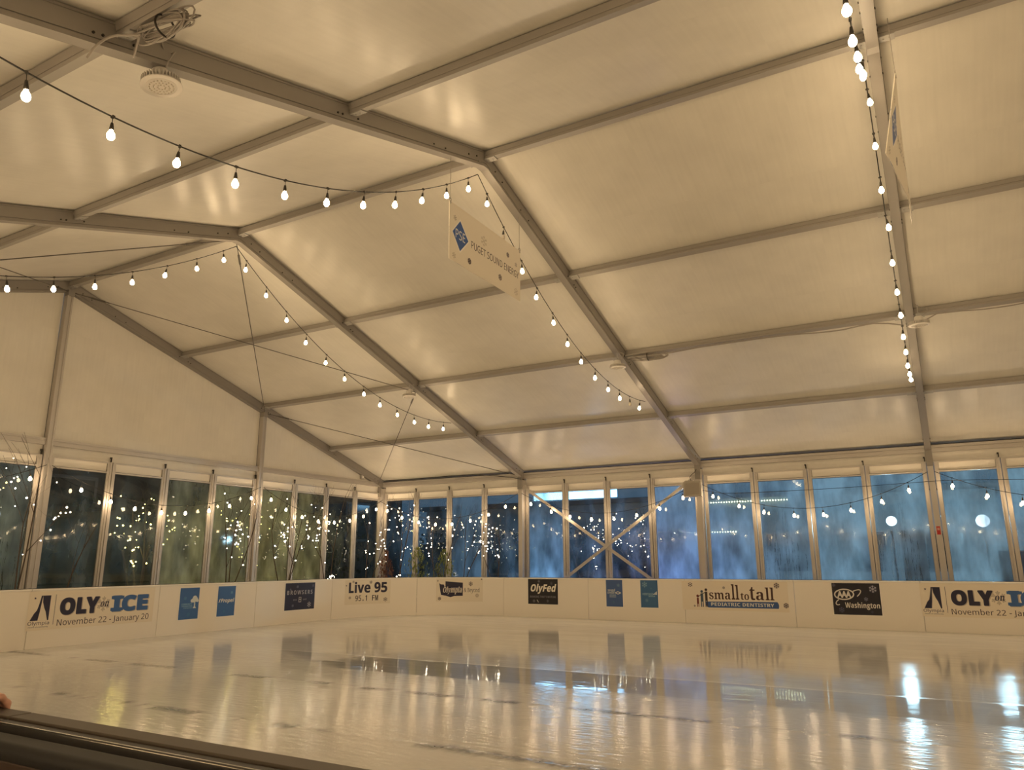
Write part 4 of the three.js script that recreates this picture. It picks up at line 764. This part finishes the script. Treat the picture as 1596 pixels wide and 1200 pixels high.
// ---------------------------------------------------------------- a hand on the near rail, its owner standing out of the picture
{
  const sdfMesh = (bones, res, lo, size) => {
    const mc = new MarchingCubes(res, std([0.5, 0.5, 0.5]), false, false, 400000); mc.isolation = 0;
    const k = bones.k ?? 0.02;
    for (let z = 0; z < res; z++) for (let y = 0; y < res; y++) for (let x = 0; x < res; x++) {
      const p = V(lo.x + x / res * size, lo.y + y / res * size, lo.z + z / res * size);
      let d = 1e3;
      for (const [a, b, ra, rb] of bones.list) { const ab = b.clone().sub(a), t = Math.max(0, Math.min(1, p.clone().sub(a).dot(ab) / ab.lengthSq())); const q = p.distanceTo(a.clone().addScaledVector(ab, t)) - (ra + (rb - ra) * t); const h = Math.max(k - Math.abs(d - q), 0) / k; d = Math.min(d, q) - h * h * k * 0.25; }
      mc.field[x + y * res + z * res * res] = -d;
    }
    mc.update();
    const n = mc.count, g = new THREE.BufferGeometry();
    const P = new Float32Array(mc.positionArray.slice(0, n * 3)), N = new Float32Array(mc.normalArray.slice(0, n * 3));
    for (let i = 0; i < n; i++) { P[3 * i] = lo.x + (P[3 * i] + 1) / 2 * size; P[3 * i + 1] = lo.y + (P[3 * i + 1] + 1) / 2 * size; P[3 * i + 2] = lo.z + (P[3 * i + 2] + 1) / 2 * size; }
    g.setAttribute('position', new THREE.BufferAttribute(P, 3)); g.setAttribute('normal', new THREE.BufferAttribute(N, 3));
    return g;
  };
  const O = V(12.315, 0.982, 16.72);                       // where the hand rests on the rail
  const hb = [], H = (x, y, z) => V(x, y, z);
  // palm lies along -z over the rail, fingers curl over its rink edge, thumb towards +x
  hb.push([H(-0.03, 0.022, 0.03), H(-0.035, 0.024, -0.03), 0.021, 0.019], [H(-0.008, 0.022, 0.03), H(-0.012, 0.026, -0.033), 0.021, 0.018], [H(0.014, 0.022, 0.03), H(0.014, 0.026, -0.03), 0.02, 0.018], [H(0, 0.022, 0.075), H(0, 0.022, 0.03), 0.024, 0.026], [H(0, 0.03, 0.16), H(0, 0.022, 0.07), 0.03, 0.024]);
  [[-0.042, 0.85], [-0.018, 1], [0.006, 1.02], [0.028, 0.92]].forEach(([x, l], i) => { const a = H(x * 0.85, 0.026, -0.03), b = H(x, 0.028, -0.03 - 0.04 * l), c = H(x, 0.008, -0.03 - 0.062 * l), d = H(x, -0.018, -0.03 - 0.066 * l); hb.push([a, b, 0.0095, 0.009], [b, c, 0.009, 0.0085], [c, d, 0.0085, 0.0075]); });
  hb.push([H(0.022, 0.022, 0.035), H(0.045, 0.02, 0.008), 0.014, 0.012], [H(0.045, 0.02, 0.008), H(0.056, 0.013, -0.02), 0.0115, 0.0095], [H(0.056, 0.013, -0.02), H(0.056, 0.011, -0.042), 0.0095, 0.008]);
  const hand = sdfMesh({ list: hb, k: 0.012 }, 84, V(-0.12, -0.06, -0.13), 0.3);
  const skin = std([0.55, 0.30, 0.22], 0.5), cloth = std([0.03, 0.03, 0.035], 0.85), jeans = std([0.03, 0.035, 0.06], 0.85);
  // body, from the hand back: forearm, upper arm, torso, legs, head
  const B = (x, y, z) => V(x, y, z);
  const sh = B(-0.28, 0.46, 0.58), el = B(-0.14, 0.16, 0.46), wr = B(0, 0.03, 0.15);
  const hip = B(-0.5, -0.02, 0.62), neck = B(-0.5, 0.55, 0.6);
  const coatB = [[hip, B(-0.5, 0.42, 0.6), 0.17, 0.16], [B(-0.66, 0.44, 0.6), sh, 0.085, 0.085], [sh, el, 0.065, 0.052], [el, wr, 0.052, 0.036], [B(-0.7, 0.44, 0.6), B(-0.78, 0.14, 0.6), 0.065, 0.052], [B(-0.78, 0.14, 0.6), B(-0.74, -0.12, 0.5), 0.052, 0.036], [B(-0.5, 0.45, 0.6), neck, 0.1, 0.07]];
  const legB = [[B(-0.58, -0.05, 0.62), B(-0.6, -0.5, 0.6), 0.1, 0.068], [B(-0.6, -0.5, 0.6), B(-0.6, -0.9, 0.62), 0.066, 0.045], [B(-0.42, -0.05, 0.62), B(-0.4, -0.5, 0.6), 0.1, 0.068], [B(-0.4, -0.5, 0.6), B(-0.4, -0.9, 0.62), 0.066, 0.045], [B(-0.6, -0.92, 0.64), B(-0.6, -0.945, 0.48), 0.045, 0.035], [B(-0.4, -0.92, 0.64), B(-0.4, -0.945, 0.48), 0.045, 0.035]];
  const headB = [[B(-0.5, 0.5, 0.6), B(-0.5, 0.62, 0.59), 0.055, 0.055], [B(-0.5, 0.72, 0.58), B(-0.5, 0.66, 0.56), 0.092, 0.07], [B(-0.5, 0.69, 0.49), B(-0.5, 0.66, 0.475), 0.012, 0.016]];
  const t = thing('person', 'hand of a person resting on the dark near rail at the left edge', 'person', O.toArray(), 0);
  part('body', [hand, sdfMesh({ list: headB, k: 0.03 }, 60, V(-0.72, 0.4, 0.36), 0.45)], skin, t);
  part('coat', sdfMesh({ list: coatB, k: 0.06 }, 84, V(-1.05, -0.35, 0.0), 1.12), cloth, t);
  part('trousers', sdfMesh({ list: legB, k: 0.04 }, 84, V(-1.0, -1.02, 0.05), 1.1), jeans, t);
  part('hair', sdfMesh({ list: [[B(-0.5, 0.76, 0.6), B(-0.5, 0.7, 0.62), 0.095, 0.09]], k: 0.02 }, 48, V(-0.72, 0.5, 0.4), 0.45), std([0.03, 0.02, 0.015], 0.7), t);
}

scene.traverse((o) => { if (o.isMesh) { o.castShadow = true; o.receiveShadow = true; } });
renderer.render(scene, camera);
